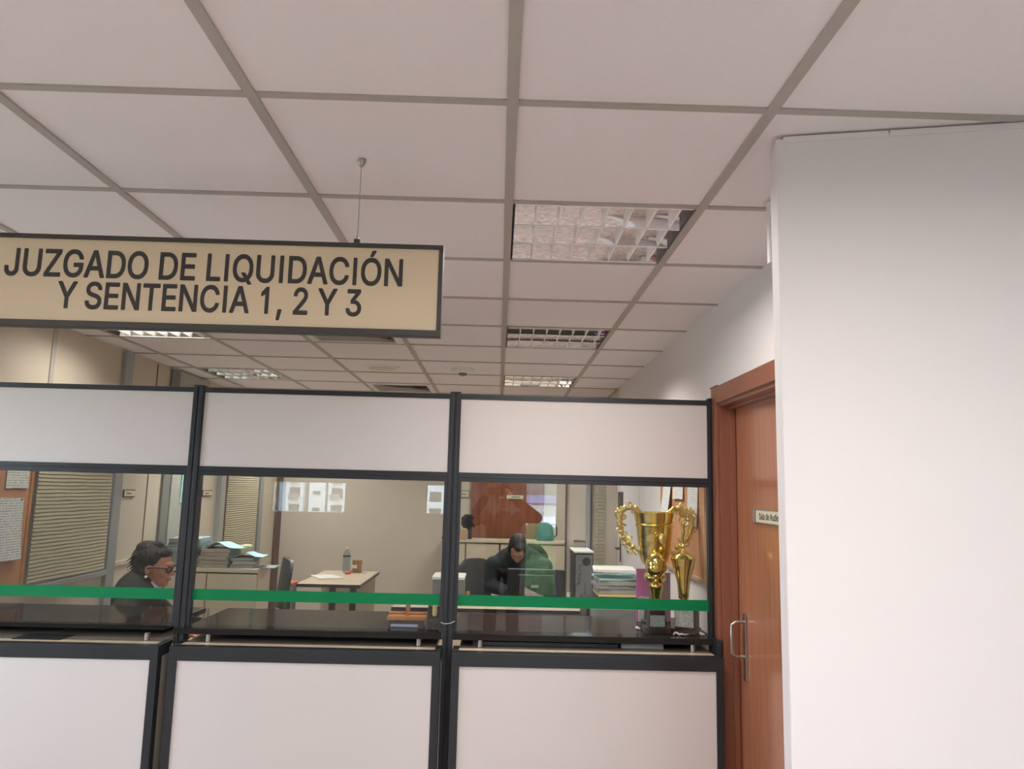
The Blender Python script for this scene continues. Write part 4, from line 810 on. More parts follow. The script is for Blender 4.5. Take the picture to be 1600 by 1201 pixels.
# ------------------------------------------------------------ desks
def desk(x0, x1, y0, y1, z, m, label, legs, name='desk', panel=None):
    t = thing(name, ((x0+x1)/2, (y0+y1)/2, 0), label, 'desk')
    b = B(); box(b, x0, x1, y0, y1, z-.028, z); tp = obj('tabletop', b, m, t, bevel=.004)
    b = B(); e = .003
    box(b, x0-e, x1+e, y0-e, y0, z-.032, z-.003); box(b, x0-e, x1+e, y1, y1+e, z-.032, z-.003); box(b, x0-e, x0, y0, y1, z-.032, z-.003); box(b, x1, x1+e, y0, y1, z-.032, z-.003)
    obj('edge_band', b, 'blackplastic', tp)
    for lx, ly in legs:
        b = B(); box(b, lx-.03, lx+.03, ly-.02, ly+.02, .03, z-.028); box(b, lx-.03, lx+.03, ly-.26, ly+.26, 0, .03); obj('leg', b, 'blackplastic', t, bevel=.003)
    if panel:
        b = B(); box(b, *panel, .08, z-.03); obj('modesty_panel', b, 'cabinet', t)
    return t
desk(-1.86, -1.27, 7.22, 8.36, .74, 'deskgrey', 'pale desk with a dark edge standing end-on in the middle pane', [(-1.40, 7.6), (-1.60, 7.6)], panel=(-1.85, -1.28, 8.2, 8.22))
desk(-.80, .98, 5.98, 6.54, .74, 'deskgrey', 'wide desk with monitor and computer in the right pane', [(-.7, 6.27), (.72, 6.27)], panel=(-.76, .94, 6.02, 6.04))
desk(-1.90, -1.58, 4.3, 5.0, .745, 'deskgrey', 'pale desk the woman in glasses works at', [(-1.84, 4.65), (-1.66, 4.65)])
desk(.55, 1.03, 4.9, 5.7, .62, 'deskgrey', 'small side table carrying the black printer by the right wall', [(.68, 5.3), (.92, 5.3)], name='side_table')
# things on the far left desk
t = thing('water_bottle', (-1.597, 8.2, .742), 'clear plastic water bottle on the end-on desk', 'bottle')
b = B(); lathe(b, [(.036, .742), (.041, .75), (.041, .84), (.037, .86), (.041, .88), (.041, .92), (.030, .95), (.016, .97), (.014, .985)], (-1.597, 8.2, 0), 24); obj('bottle_body', b, 'bottle', t, smooth=True)
b = B(); lathe(b, [(.0165, .985), (.0165, 1.005)], (-1.597, 8.2, 0), 16); obj('cap', b, 'whiteplastic', t, smooth=True)
b = B(); lathe(b, [(.042, .905), (.042, .916)], (-1.597, 8.2, 0), 24); obj('label_band', b, 'blackplastic', t)
t = thing('brown_cup', (-1.487, 8.2, .742), 'brown carton cup with a white label beside the water bottle', 'cup')
b = B(); lathe(b, [(.047, .742), (.051, .865), (.053, .868), (.053, .872)], (-1.482, 8.2, 0), 24); obj('cup_body', b, mat('brown_carton', (164, 118, 62), .6, noise_amt=.1), t, smooth=True)
b = B(); box(b, -1.53, -1.475, 8.145, 8.150, .79, .825); obj('label_band', b, 'paper', t)
b = B(); ell(b, (-1.55, 8.06, .752), (.035, .03, .014)); ell(b, (-1.53, 8.08, .76), (.02, .02, .014)); o = obj('red_cloth', b, 'red', smooth=True); tag(o, 'small crumpled red object in front of the brown cup', 'cloth')
folder(-1.70, 7.75, .742, .24, .34, .006, .5, 'paper', 'loose white sheets spread on the end-on desk', None, wob=.006, name='loose_papers', cat='papers')
# computer desk
def boxes(name, lst, label, cat):
    t = thing(name, ((lst[0][1]+lst[0][2])/2, (lst[0][3]+lst[0][4])/2, lst[0][5]), label, cat)
    for nm, x0, x1, y0, y1, z0, z1, m in lst:
        b = B(); box(b, x0, x1, y0, y1, z0, z1); obj(nm, b, m, t, bevel=min(.006, (z1-z0)*.2, (y1-y0)*.2))
    return t
t = thing('computer_monitor', (.33, 6.25, .742), 'black computer monitor seen from behind, in front of the person in the dark jacket', 'monitor')
b = B(); box(b, .095, .565, 6.23, 6.27, .775+.02, 1.02); prism(b, [(.14, .82), (.52, .82), (.48, .98), (.18, .98)], 'y', 6.205, 6.23); obj('screen_housing', b, 'blackplastic', t, bevel=.008)
b = B(); box(b, .10, .56, 6.226, 6.234, 1.018, 1.022); obj('top_edge', b, 'alu', t)
b = B(); box(b, .31, .35, 6.25, 6.28, .76, .88); obj('neck', b, 'blackplastic', t)
b = B(); box(b, .22, .44, 6.18, 6.37, .742, .758); obj('stand', b, 'blackplastic', t, bevel=.004)
b = B(); box(b, .285, .345, 6.202, 6.205, .875, .898); obj('badge', b, 'alu', t, bevel=.003)
t = thing('desktop_computer', (.70, 6.210, .742), 'upright computer tower turned with its back of fan and sockets to the glass', 'computer')
b = B(); box(b, .627, .778, 6.130, 6.510, .742, 1.165); obj('case', b, 'blackplastic', t, bevel=.003)
b = B(); box(b, .637, .768, 6.126, 6.130, .75, 1.15); bp_ = obj('back_plate', b, 'greyplastic', t)
b = B(); lathe(b, [(.034, 0), (.034, .004)], (.722, 6.126, 1.10), 24, mx=Matrix.Rotation(PI/2, 4, 'X')); obj('fan_grille', b, 'blackplastic', bp_)
b = B()
for k in range(7): box(b, .647+.012*(k % 2), .667+.012*(k % 2), 6.118, 6.127, .92+k*.028, .938+k*.028)
obj('sockets', b, 'steel', bp_)
b = B(); box(b, .622, .783, 6.120, 6.520, 1.166, 1.18); obj('top_cover', b, 'whiteplastic', t, bevel=.003)
b = B(); tube(b, [(.71, 6.110, .93), (.705, 6.080, .88), (.70, 6.090, .80), (.69, 6.100, .755)], .004, 6); obj('cable', b, 'blackplastic', t)
boxes('desktop_printer', [('body', -.505, -.255, 6.15, 6.45, .742, .93, 'greyplastic'), ('lid', -.51, -.25, 6.14, 6.45, .93, .955, 'whiteplastic'), ('paper_slot', -.49, -.28, 6.143, 6.15, .79, .82, 'blackplastic')], 'grey desktop printer with a white lid just right of the middle post', 'printer')
b = B(); lathe(b, [(.02, .742), (.02, .77), (.009, .79), (.014, .81), (.017, .83), (.012, .845)], (-.22, 6.15, 0), 16); o = obj('hand_stamp', b, 'orange', smooth=True); tag(o, 'wooden hand stamp beside the grey desktop printer', 'stamp')
b = B(); box(b, -.20, -.14, 6.13, 6.17, .742, .752); lathe(b, [(.006, .752), (.006, .80), (.010, .812)], (-.17, 6.15, 0), 12); o = obj('date_stamp', b, 'blackplastic', smooth=True); tag(o, 'small dark date stamp right of the wooden hand stamp', 'stamp')
b = B(); box(b, -.13, -.01, 6.10, 6.20, .742, .80); o = obj('cream_box', b, 'cabinet', bevel=.002); tag(o, 'cream card box on the desk right of the stamps', 'box')
b = B(); lathe(b, [(.013, .785), (.017, .84), (.018, .845)], (.59, 6.22, 0), 16); o = obj('white_cup', b, 'whiteplastic', smooth=True); tag(o, 'small white cup between the monitor and the computer tower', 'cup')
b = B(); lathe(b, [(.02, .765), (.045, .775), (.047, .783)], (.59, 6.22, 0), 24); o = obj('saucer', b, 'whiteplastic', smooth=True); tag(o, 'white saucer under the small white cup', 'saucer')
b = B(); box(b, .565, .615, 6.18, 6.26, .742, .764); o = obj('yellow_block', b, 'yellow', bevel=.002); tag(o, 'yellow note block under the saucer', 'note block')
# printer and files by the right wall
boxes('laser_printer', [('body', .60, 1.02, 5.05, 5.45, .622, .935, 'blackplastic'), ('paper_tray', .62, 1.0, 5.02, 5.05, .64, .70, 'greyplastic'), ('control_strip', .62, .98, 5.03, 5.05, .85, .90, 'greyplastic')], 'black laser printer under the pile of files beside the trophies', 'printer')
z = pile(.84, 5.25, .937, [(.03, 'blackplastic'), (.02, 'yellow'), (.028, 'papergrey'), (.024, 'paperblue'), (.03, 'papergrey')], 'thick file in the pile on the black printer', 'files on the black printer', w_=.32, l=.3)
folder(.86, 5.25, z, .36, .3, .012, .05, 'teal', 'pale teal folder near the top of the pile on the black printer', None, lift=.03, name='teal_folder', cat='folder')
folder(.80, 5.22, z+.055, .28, .28, .016, -.1, 'paper', 'white document topmost of the pile on the black printer', None, name='document', cat='document')
b = B(); box(b, .745, .810, 4.06, 4.07, ZL+.002, ZL+.27); o = obj('magenta_card', b, 'magenta'); tag(o, 'magenta card standing behind the left end of the trophies', 'card')
b = B(); box(b, .815, .93, 4.08, 4.09, ZL+.002, ZL+.25); o = obj('lilac_card', b, 'lilac'); tag(o, 'lilac printed card standing behind the large cup stem', 'card')
b = B(); box(b, .752, .81, 4.035, 4.045, ZL+.002, ZL+.13); o = obj('printed_card', b, 'print_s'); tag(o, 'small white printed card leaning in front of the magenta card', 'card')
# cabinet-top things
ct = cz+.002
t = thing('coffee_maker', (-.37, 9.1, ct), 'black coffee maker on the far cabinets beside the post', 'coffee maker')
b = B(); box(b, -.36, -.30, 9.02, 9.22, ct, ct+.13); obj('stand', b, 'blackplastic', t, bevel=.006)
b = B(); prism(b, [(-.40+.0, ct+.13), (-.30, ct+.12), (-.295, ct+.28), (-.38, ct+.29), (-.43, ct+.25), (-.43, ct+.17)], 'y', 9.0, 9.2); obj('brew_head', b, 'blackplastic', t, bevel=.01)
b = B(); tube(b, [(-.30, 9.1, ct+.25), (-.275, 9.1, ct+.245)], .008, 8); tube(b, [(-.30, 9.1, ct+.18), (-.27, 9.1, ct+.14)], .010, 8); obj('spout', b, 'blackplastic', t)
b = B(); box(b, -.455, -.345, 8.97, 9.018, ct, ct+.11); o = obj('cardboard_box', b, 'tan', bevel=.003); tag(o, 'small brown cardboard box in front of the coffee maker', 'box')
b = B(); prism(b, [(-.66, ct), (-.54, ct), (-.54, ct+.16), (-.58, ct+.16)], 'y', 9.05, 9.15); o = obj('black_holder', b, 'blackplastic', bevel=.003); tag(o, 'black slanted holder half hidden left of the middle post', 'holder')
t = thing('electric_jug', (.58, 9.1, ct), 'teal jug with a dark handle on the far cabinets', 'jug')
b = B(); lathe(b, [(.105, ct), (.11, ct+.02), (.10, ct+.12), (.085, ct+.19), (.07, ct+.20), (.03, ct+.215)], (.575, 9.1, 0), 28); obj('jug_body', b, 'tealjug', t, smooth=True)
b = B(); tube(b, [(.645, 9.1, ct+.19), (.69, 9.1, ct+.195), (.712, 9.1, ct+.15), (.71, 9.1, ct+.07), (.67, 9.1, ct+.03)], .009, 10); obj('jug_handle', b, 'blackplastic', t, smooth=True)
t = thing('waste_bin', (-2.05, 7.8, 0), 'grey bin with an orange lid beyond the low cabinet', 'bin')
b = B(); box(b, -2.15, -2.02, 7.72, 7.86, 0, .66); obj('bin_body', b, 'greyplastic', t, bevel=.01)
b = B(); box(b, -2.16, -2.01, 7.71, 7.87, .662, .685); obj('bin_lid', b, 'orangered', t, bevel=.006)
# ------------------------------------------------------------ chairs
def office_chair(x, y, rz, label, back_h=.95, bw=.44, low=.55):
    t = thing('office_chair', (x, y, 0), label, 'chair')
    mx = Matrix.Translation((x, y, 0)) @ Matrix.Rotation(rz, 4, 'Z')     # chair faces -y before turning
    b = B(); ell(b, (0, 0, .47), (.24, .24, .05), sub=3); obj('seat', b, 'leather', t, smooth=True, mx=mx)
    b = B(); N = 10; vs = []
    for i in range(N+1):
        s = i/N; zz = low+(back_h-low)*s; hw = bw/2*(1-.35*max(0, (s-.72)/.28)**2.4)*(.9+.1*min(1, s*3)); row = []
        for j in range(N+1):
            u = j/N*2-1; dy = .20+.05*s-.05*(1-u*u)+.03*0
            row.append((b.verts.new((u*hw, dy-.0, zz-.018*abs(u)**3*(s > .8))), b.verts.new((u*hw, dy+.055*(1-.5*abs(u)**3), zz-.018*abs(u)**3*(s > .8)))))
        vs.append(row)
    for i in range(N):
        for j in range(N):
            b.faces.new((vs[i][j][0], vs[i][j+1][0], vs[i+1][j+1][0], vs[i+1][j][0])); b.faces.new((vs[i][j][1], vs[i+1][j][1], vs[i+1][j+1][1], vs[i][j+1][1]))
    for i in range(N):
        for j in (0, N): b.faces.new((vs[i][j][0], vs[i+1][j][0], vs[i+1][j][1], vs[i][j][1]))
        for r_ in (0, N): b.faces.new((vs[r_][i][0], vs[r_][i][1], vs[r_][i+1][1], vs[r_][i+1][0]))
    obj('backrest', b, 'leather', t, smooth=True, mx=mx)
    b = B(); tube(b, [(0, .10, .45), (0, .27, .46), (0, .28, .65)], .018, 8); obj('back_bracket', b, 'blackplastic', t, smooth=True, mx=mx)
    b = B(); tube(b, [(0, 0, .10), (0, 0, .44)], .025, 12); obj('gas_column', b, 'steel', t, smooth=True, mx=mx)
    for k in range(5):
        a = 2*PI*k/5+.3; b = B(); tube(b, [(.02*math.cos(a), .02*math.sin(a), .10), (.27*math.cos(a), .27*math.sin(a), .07)], [.022, .014], 8); lg = obj('leg', b, 'blackplastic', t, smooth=True, mx=mx)
        b = B(); ell(b, (.28*math.cos(a), .28*math.sin(a), .028), (.028, .028, .028), sub=2); obj('caster', b, 'blackplastic', lg, smooth=True, mx=mx)
    return t
office_chair(-.13, 7.75, .35, 'empty black office chair turned to the glass, left of the person in the dark jacket', .94, .36)
office_chair(-2.16, 7.05, -1.2, 'black office chair half hidden behind the low cabinet and the end-on desk', .985, .5)
office_chair(.30, 7.35, .05, 'black office chair the person in the dark jacket sits on', 1.13, .46)
office_chair(-2.25, 4.72, PI/2+PI, 'office chair the woman in glasses sits on', .86, .42)

# ------------------------------------------------------------ small things on the dark ledges
sy = 3.78
t = thing('stamp_rack', (-.43, sy, ZL), 'wooden stamp rack with a purple label on the middle ledge', 'stamp rack')
b = B(); box(b, -.515, -.34, sy-.04, sy+.05, ZL+.001, ZL+.030); obj('rack_base', b, 'blackplastic', t, bevel=.003)
b = B(); box(b, -.50, -.37, sy-.042, sy-.04, ZL+.004, ZL+.016); obj('rack_label', b, mat('lilac_label', (176, 180, 214), .5, noise_amt=.03), t)
b = B(); box(b, -.522, -.335, sy-.03, sy+.05, ZL+.030, ZL+.050); box(b, -.522, -.335, sy+.03, sy+.05, ZL+.05, ZL+.060); obj('rack_rail', b, 'orange', t, bevel=.004)
b = B(); lathe(b, [(.010, ZL+.05), (.009, ZL+.07), (.012, ZL+.09), (.010, ZL+.11), (.014, ZL+.125), (.009, ZL+.135)], (-.425, sy+.0, 0), 14); o = obj('hand_stamp', b, 'orange', smooth=True); tag(o, 'wooden hand stamp standing up in the stamp rack on the middle ledge', 'stamp')
t = thing('tape_dispenser', (-.275, 3.745, ZL), 'black dispenser with a cream lever beside the middle post', 'dispenser')
b = B(); prism(b, [(3.71, ZL+.001), (3.80, ZL+.001), (3.80, ZL+.10), (3.76, ZL+.115), (3.73, ZL+.07), (3.71, ZL+.045)], 'x', -.325, -.262); obj('dispenser_body', b, 'blackplastic', t, bevel=.006)
b = B(); ell(b, (-.293, 3.705, ZL+.03), (.028, .012, .026), sub=2); obj('roller', b, 'blackplastic', t, smooth=True)
b = B(); box(b, -.300, -.278, 3.70, 3.728, ZL+.06, ZL+.115); obj('lever', b, 'yellow', t, bevel=.008)
b = B(); box(b, -.312, -.262, 3.735, 3.80, ZL+.1, ZL+.118); obj('top_plate', b, 'orange', t, bevel=.003)
b = B(); pts = [(-.2505, 3.69, ZL+.052), (-.2505, 3.632, ZL+.045), (-.235, 3.6315, ZL+.040), (-.21, 3.6315, ZL+.043), (-.1895, 3.632, ZL+.052), (-.1895, 3.69, ZL+.054)]
tube(b, pts, .0014, 6); o = obj('tie_wire', b, 'whiteplastic', smooth=True); tag(o, 'thin white wire tied round the post between middle and right screens', 'wire')

# ------------------------------------------------------------ trophies on the right ledge
def scroll_handle(b, cx, cy, zt_, zb, rx0, rx1, side):
    """ornate S-scroll handle in the xz-plane"""
    P = lambda u, v: (cx+side*(rx0+(rx1-rx0)*u), cy, zb+(zt_-zb)*v)
    main = [P(-.1, .90), P(.15, .98), P(.4, 1.0), P(.7, .98), P(.92, .9), P(1., .76), P(.98, .6), P(.9, .46), P(.76, .33), P(.55, .22), P(.3, .14), P(.05, .06)]
    tube(b, main, [.007, .011, .014, .014, .015, .016, .015, .013, .011, .009, .008, .007], 8)
    for k in range(1, len(main)-1): ell(b, Vector(main[k])+Vector((.004*side, -.004, .003)), (.014, .012, .014), sub=2)
    def curl(u, v, r, a0, sgn):
        c = Vector(P(u, v)); pts = []
        for k in range(12):
            a = a0+sgn*k*.5; rr = r*(1-k/14); pts.append(c+Vector((math.cos(a)*rr*side, 0, math.sin(a)*rr)))
        tube(b, pts, .0058, 6)
    for u, v, r, a0, s in ((1.05, .95, .018, 2, 1), (.8, .80, .018, 0, -1), (1.08, .70, .018, 1, 1), (1.12, .84, .016, 2, -1), (.55, 1.06, .015, 1, 1), (.3, .90, .014, 4, -1), (.92, .36, .016, 2, 1), (.62, .14, .013, 3, -1), (.85, .58, .016, 3, -1), (1.02, .48, .015, 0, 1), (.72, .44, .016, 1, -1), (.80, .24, .016, 4, 1), (.5, .32, .014, 2, 1), (.45, .06, .018, 0, -1), (.18, .02, .012, 2, 1)):
        curl(u, v, r, a0, s)
def statuette(b, cx, cy, z0, h, disc=True):
    s = h/.16
    tube(b, [(cx, cy, z0), (cx-.003*s, cy, z0+.03*s), (cx, cy, z0+.06*s)], [.005*s, .007*s, .009*s], 8)
    tube(b, [(cx, cy, z0+.055*s), (cx, cy, z0+.08*s), (cx, cy, z0+.10*s)], [.009*s, .007*s, .010*s], 8)
    for k in (-1, 1): tube(b, [(cx, cy, z0+.098*s), (cx+k*.018*s, cy, z0+.112*s), (cx+k*.012*s, cy, z0+.135*s)], [.005*s, .0035*s, .003*s], 6)
    ell(b, (cx, cy, z0+.115*s), (.006*s, .006*s, .008*s), sub=2)
    if disc: lathe(b, [(.021*s, -.003), (.021*s, .003)], (cx, cy, z0+.148*s), 20, mx=Matrix.Rotation(PI/2, 4, 'X'))
tz = ZL+.001
# the large two-handled cup
cx, cy = .812, 3.92
t = thing('trophy_cup', (cx, cy, tz), 'large gold two-handled trophy cup at the back of the group', 'trophy')
b = B(); lathe(b, [(.07, tz), (.07, tz+.03), (.055, tz+.035), (.05, tz+.10), (.045, tz+.105)], (cx, cy, 0), 24); obj('plinth', b, 'blackplastic', t, bevel=.002)
b = B(); lathe(b, [(.03, tz+.105), (.014, tz+.13), (.012, tz+.19), (.022, tz+.205), (.05, tz+.225), (.058, tz+.245), (.048, tz+.262), (.02, tz+.275), (.016, tz+.295)], (cx, cy, 0), 40, sm=True); obj('stem', b, 'gold', t, smooth=True)
b = B(); lathe(b, [(.016, tz+.295), (.045, tz+.30), (.062, tz+.315), (.075, tz+.345), (.082, tz+.39), (.086, tz+.44), (.088, tz+.49), (.096, tz+.498), (.098, tz+.507), (.093, tz+.513), (.097, tz+.52), (.104, tz+.56), (.106, tz+.568), (.102, tz+.568), (.094, tz+.53), (.08, tz+.40), (.03, tz+.33)], (cx, cy, 0), 48, sm=True)
bowl = obj('bowl', b, 'gold', t, smooth=True)
for s in (-1, 1):
    b = B(); scroll_handle(b, cx, cy, tz+.592, tz+.36, .078, (.180 if s < 0 else .192), s); obj('scroll_handle', b, 'goldr', t, smooth=True)
b = B(); ell(b, (cx+.02, cy-.10, tz+.44), (.018, .006, .03), sub=2); obj('emblem', b, 'goldr', bowl, smooth=True)
# small trophy in front left
cx, cy = .785, 3.755
t = thing('figure_trophy', (cx, cy, tz), 'small gold figure trophy with a grey-green label in front of the large cup', 'trophy')
b = B(); box(b, cx-.062, cx+.062, cy-.045, cy+.045, tz, tz+.028); prism(b, [(cx-.045, tz+.028), (cx+.045, tz+.028), (cx+.036, tz+.105), (cx-.036, tz+.105)], 'y', cy-.036, cy+.036); obj('plinth', b, 'blackplastic', t, bevel=.003)
b = B(); box(b, cx-.037, cx+.035, cy-.039, cy-.0365, tz+.032, tz+.085); obj('label_plate', b, 'labelg', t)
b = B(); lathe(b, [(.012, tz+.105), (.010, tz+.145), (.020, tz+.15), (.026, tz+.19), (.034, tz+.222), (.02, tz+.232), (.009, tz+.245), (.011, tz+.258), (.03, tz+.268), (.048, tz+.288), (.052, tz+.305), (.050, tz+.32), (.052, tz+.322), (.048, tz+.345), (.03, tz+.368), (.012, tz+.378)], (cx, cy, 0), 32, sm=True); obj('column', b, 'gold', t, smooth=True)
b = B(); statuette(b, cx, cy, tz+.376, .13, False); obj('figure', b, 'gold', t, smooth=True)
# fluted trophy on the right
cx, cy = .922, 3.755
t = thing('fluted_trophy', (cx, cy, tz), 'gold fluted trophy with a figure holding up a disc, on the right', 'trophy')
R45 = Matrix.Translation((cx+.02, cy+.02, 0)) @ Matrix.Rotation(-.5, 4, 'Z')
b = B(); box(b, -.072, .055, -.055, .055, tz, tz+.02, R45); v = B()
pr = [(-.055, .02), (.055, .02), (.048, .13), (-.048, .13)]
for yy in (0,): 
    box(b, -.05, .048, -.048, .048, tz+.02, tz+.135, R45)
v.free(); obj('plinth', b, 'blackplastic', t, bevel=.003)
b = B(); box(b, -.046, .044, -.0515, -.0485, tz+.03, tz+.125, R45); obj('label_plate', b, 'label', t)
b = B(); fl = lambda k, z: (.035 if k % 2 else 0.) if tz+.26 < z < tz+.325 else 0.
lathe(b, [(.022, tz+.135), (.012, tz+.145), (.011, tz+.155), (.024, tz+.165), (.027, tz+.20), (.032, tz+.24), (.040, tz+.28), (.048, tz+.31), (.053, tz+.325), (.059, tz+.348), (.060, tz+.354)], (cx-.002, cy, 0), 48, flute=fl, sm=True); obj('fluted_cup', b, 'gold', t, smooth=True)
b = B(); lathe(b, [(.058, tz+.3545), (.040, tz+.374), (.018, tz+.388), (.009, tz+.40), (.013, tz+.412), (.007, tz+.425)], (cx-.002, cy, 0), 32, sm=True); obj('lid', b, 'gold', t, smooth=True)
b = B(); statuette(b, cx-.002, cy, tz+.42, .165, True); obj('figure', b, 'gold', t, smooth=True)
def ribbon(x0, x1, y, label):
    b = B(); pts = [(x0+(x1-x0)*k/8, y+.01*math.sin(k), ZL+.004+.010*abs(math.sin(k*1.1))*(1-k/9)) for k in range(9)]
    tube(b, pts, [.003, .005, .006, .005, .005, .004, .004, .003, .002], 6); o = obj('white_ribbon', b, 'paper', smooth=True); tag(o, label, 'ribbon')
ribbon(.853, .93, 3.685, 'white ribbon lying in front of the trophies, between the two plinths')
ribbon(.985, 1.01, 3.70, 'white ribbon end lying at the post side of the fluted trophy')
ribbon(.70, .722, 3.82, 'white ribbon end lying at the left of the small trophy plinth')

# ------------------------------------------------------------ people (continuous bodies grown from fused volumes)
def fuse(name, b, voxel, m, parent, mx, smooth_it=4):
    me = bpy.data.meshes.new('tmp'); b.to_mesh(me); b.free(); o = bpy.data.objects.new('tmp', me); C.objects.link(o)
    r = o.modifiers.new('r', 'REMESH'); r.mode = 'VOXEL'; r.voxel_size = voxel; r.use_smooth_shade = True
    s = o.modifiers.new('s', 'SMOOTH'); s.iterations = smooth_it; s.factor = .5
    dg = bpy.context.evaluated_depsgraph_get(); dg.update(); m2 = bpy.data.meshes.new_from_object(o.evaluated_get(dg))
    C.objects.unlink(o); bpy.data.objects.remove(o)
    b2 = bmesh.new(); b2.from_mesh(m2); bpy.data.meshes.remove(m2)
    return obj(name, b2, m, parent, smooth=True, mx=mx, fix=False)
def limb(b, pts, rs):
    """tapered chain with round joints"""
    pts = [Vector(p) for p in pts]
    for i, p in enumerate(pts): ell(b, p, (rs[i],)*3, sub=2)
    for i in range(len(pts)-1): tube(b, [pts[i], pts[i+1]], [rs[i], rs[i+1]], 12)
def hand(b, wrist, d, up, side, curl=.5, s=1.):
    """palm and five unequal bent fingers; d = pointing direction, up = back of hand normal, side = +1/-1 thumb side"""
    wv = Vector(wrist); d = Vector(d).normalized(); up = Vector(up); up = (up-d*up.dot(d)).normalized(); lat = d.cross(up)*side
    for k in range(4):
        base = wv+d*.03*s+lat*(.026-.017*k)*s; kn = wv+d*(.085-.004*abs(k-1))*s+lat*(.029-.0195*k)*s
        limb(b, [base, kn], [.013*s, .0115*s])
        L = (.072, .080, .074, .058)[k]*s; p = kn; a = 0
        pts = [p]; rr = [.0105*s]
        for q, fr_ in enumerate((.45, .32, .23)):
            a += curl*(.9, 1.1, .7)[q]; dirv = d*math.cos(a)-up*math.sin(a); p = p+dirv*L*fr_; pts.append(p); rr.append((.0092, .0085, .0072)[q]*s)
        limb(b, pts, rr)
    t0 = wv+d*.025*s+lat*.026*s; t1 = t0+(d*.5+lat*.75-up*.2).normalized()*.038*s; t2 = t1+(d*.85+lat*.25-up*.4).normalized()*.032*s; t3 = t2+(d*.9-up*.5).normalized()*.022*s
    limb(b, [t0, t1, t2, t3], [.013*s, .0115*s, .0105*s, .0085*s])
def head(b, mx, s=1.):
    """faces +x; origin at the base of the skull/chin level"""
    def E(c, r): ell(b, mx @ (Vector(c)*s), tuple(q*s for q in r), mx=mx.to_3x3(), sub=3)
    E((-.012, 0, .135), (.098, .076, .094)); E((.03, 0, .10), (.066, .064, .088)); E((.040, 0, .045), (.050, .048, .044)); E((.066, 0, .018), (.024, .026, .018))
    E((.084, 0, .135), (.016, .044, .012)); E((.099, 0, .098), (.010, .008, .026)); E((.110, 0, .082), (.013, .012, .011)); E((.098, .010, .078), (.008, .007, .006)); E((.098, -.010, .078), (.008, .007, .006))
    E((.092, 0, .053), (.010, .022, .006)); E((.090, 0, .044), (.010, .019, .006)); E((.060, .038, .08), (.026, .018, .020)); E((.060, -.038, .08), (.026, .018, .020))
    for q in (-1, 1):
        E((-.005, q*.074, .098), (.020, .008, .031)); E((-.006, q*.078, .078), (.010, .006, .010)); E((.078, q*.032, .112), (.012, .015, .010))
def person(name, label, mx, J, sex, skin, top, bottom, headrot, hairfn, extras=None, voxel=.008, hs=1., fist=.5, hdir=None, bulk=1.):
    root = thing(name, tuple(mx.translation), label, 'person')
    hm = Matrix.Translation(J['head']) @ headrot
    b = B(); head(b, hm, hs)
    limb(b, [J['neck'], hm @ Vector((-.015, 0, .06))], [.056, .052])
    tw = .15 if sex == 'f' else .17
    P, Cc, N = Vector(J['pelvis']), Vector(J['chest']), Vector(J['neck'])
    ell(b, P, (.12, tw, .12), sub=3); ell(b, (P+Cc)/2, (.105, tw*.85, .16), sub=3); ell(b, Cc, (.12, tw*1.0, .17), sub=3); limb(b, [Cc, N], [.10, .058])
    for s in ('L', 'R'):
        sh, el, wr = J['sh'+s], J['el'+s], J['wr'+s]
        limb(b, [Cc, sh], [.08, .055]); limb(b, [sh, el, wr], [.052, .041, .028])
        dd = hdir[s] if hdir else ((Vector(wr)-Vector(el)), (0, 0, 1), 1 if s == 'R' else -1)
        hand(b, wr, dd[0], dd[1], dd[2], fist, .98 if sex == 'm' else .9)
        hp, kn, an, to = J['hp'+s], J['kn'+s], J['an'+s], J['to'+s]
        limb(b, [P, hp], [.10, .088]); limb(b, [hp, kn, an], [.085, .058, .042]); limb(b, [an, to], [.042, .036])
    body = fuse('body', b, voxel, skin, root, mx)
    # jacket / top
    b = B(); e = .016*bulk**3
    ell(b, P+Vector((0, 0, .02)), (.12+e, tw+e, .11+e), sub=3); ell(b, (P+Cc)/2, (.108+e, tw*bulk*.95+e, .17+.05*(bulk-1)), sub=3); ell(b, Cc, (.122+e, tw*bulk+e, .172), sub=3); limb(b, [Cc, N-Vector((0, 0, .03))], [.11, .072])
    for s in ('L', 'R'):
        sh, el, wr = Vector(J['sh'+s]), Vector(J['el'+s]), Vector(J['wr'+s])
        limb(b, [Cc, sh], [.095*bulk, .072*bulk]); limb(b, [sh, el, wr+(el-wr)*.08], [.069*bulk, .056*bulk, .042*bulk])
    jk = fuse('jacket', b, .010, top, root, mx)
    b = B()
    for s in ('L', 'R'):
        hp, kn, an = Vector(J['hp'+s]), Vector(J['kn'+s]), Vector(J['an'+s]); limb(b, [P, hp], [.118, .10]); limb(b, [hp, kn, an+(kn-an)*.08], [.098, .072, .06])
    fuse('trousers', b, .012, bottom, root, mx)
    for s in ('L', 'R'):
        b = B(); an, to = Vector(J['an'+s]), Vector(J['to'+s]); limb(b, [an-Vector((0, 0, .02)), to], [.050, .044]); fuse('shoe', b, .01, 'blackplastic', root, mx)
    hairfn(root, body, mx @ hm, hs)
    if extras: extras(root, body, mx @ hm, hs)
    return root
def eyes(root, hm, s):
    for q in (-1, 1):
        b = B(); ell(b, (0, 0, 0), (.011*s,)*3, sub=2); obj('eye', b, 'eye', root, smooth=True, mx=hm @ Matrix.Translation(Vector((.079, q*.032, .112))*s))
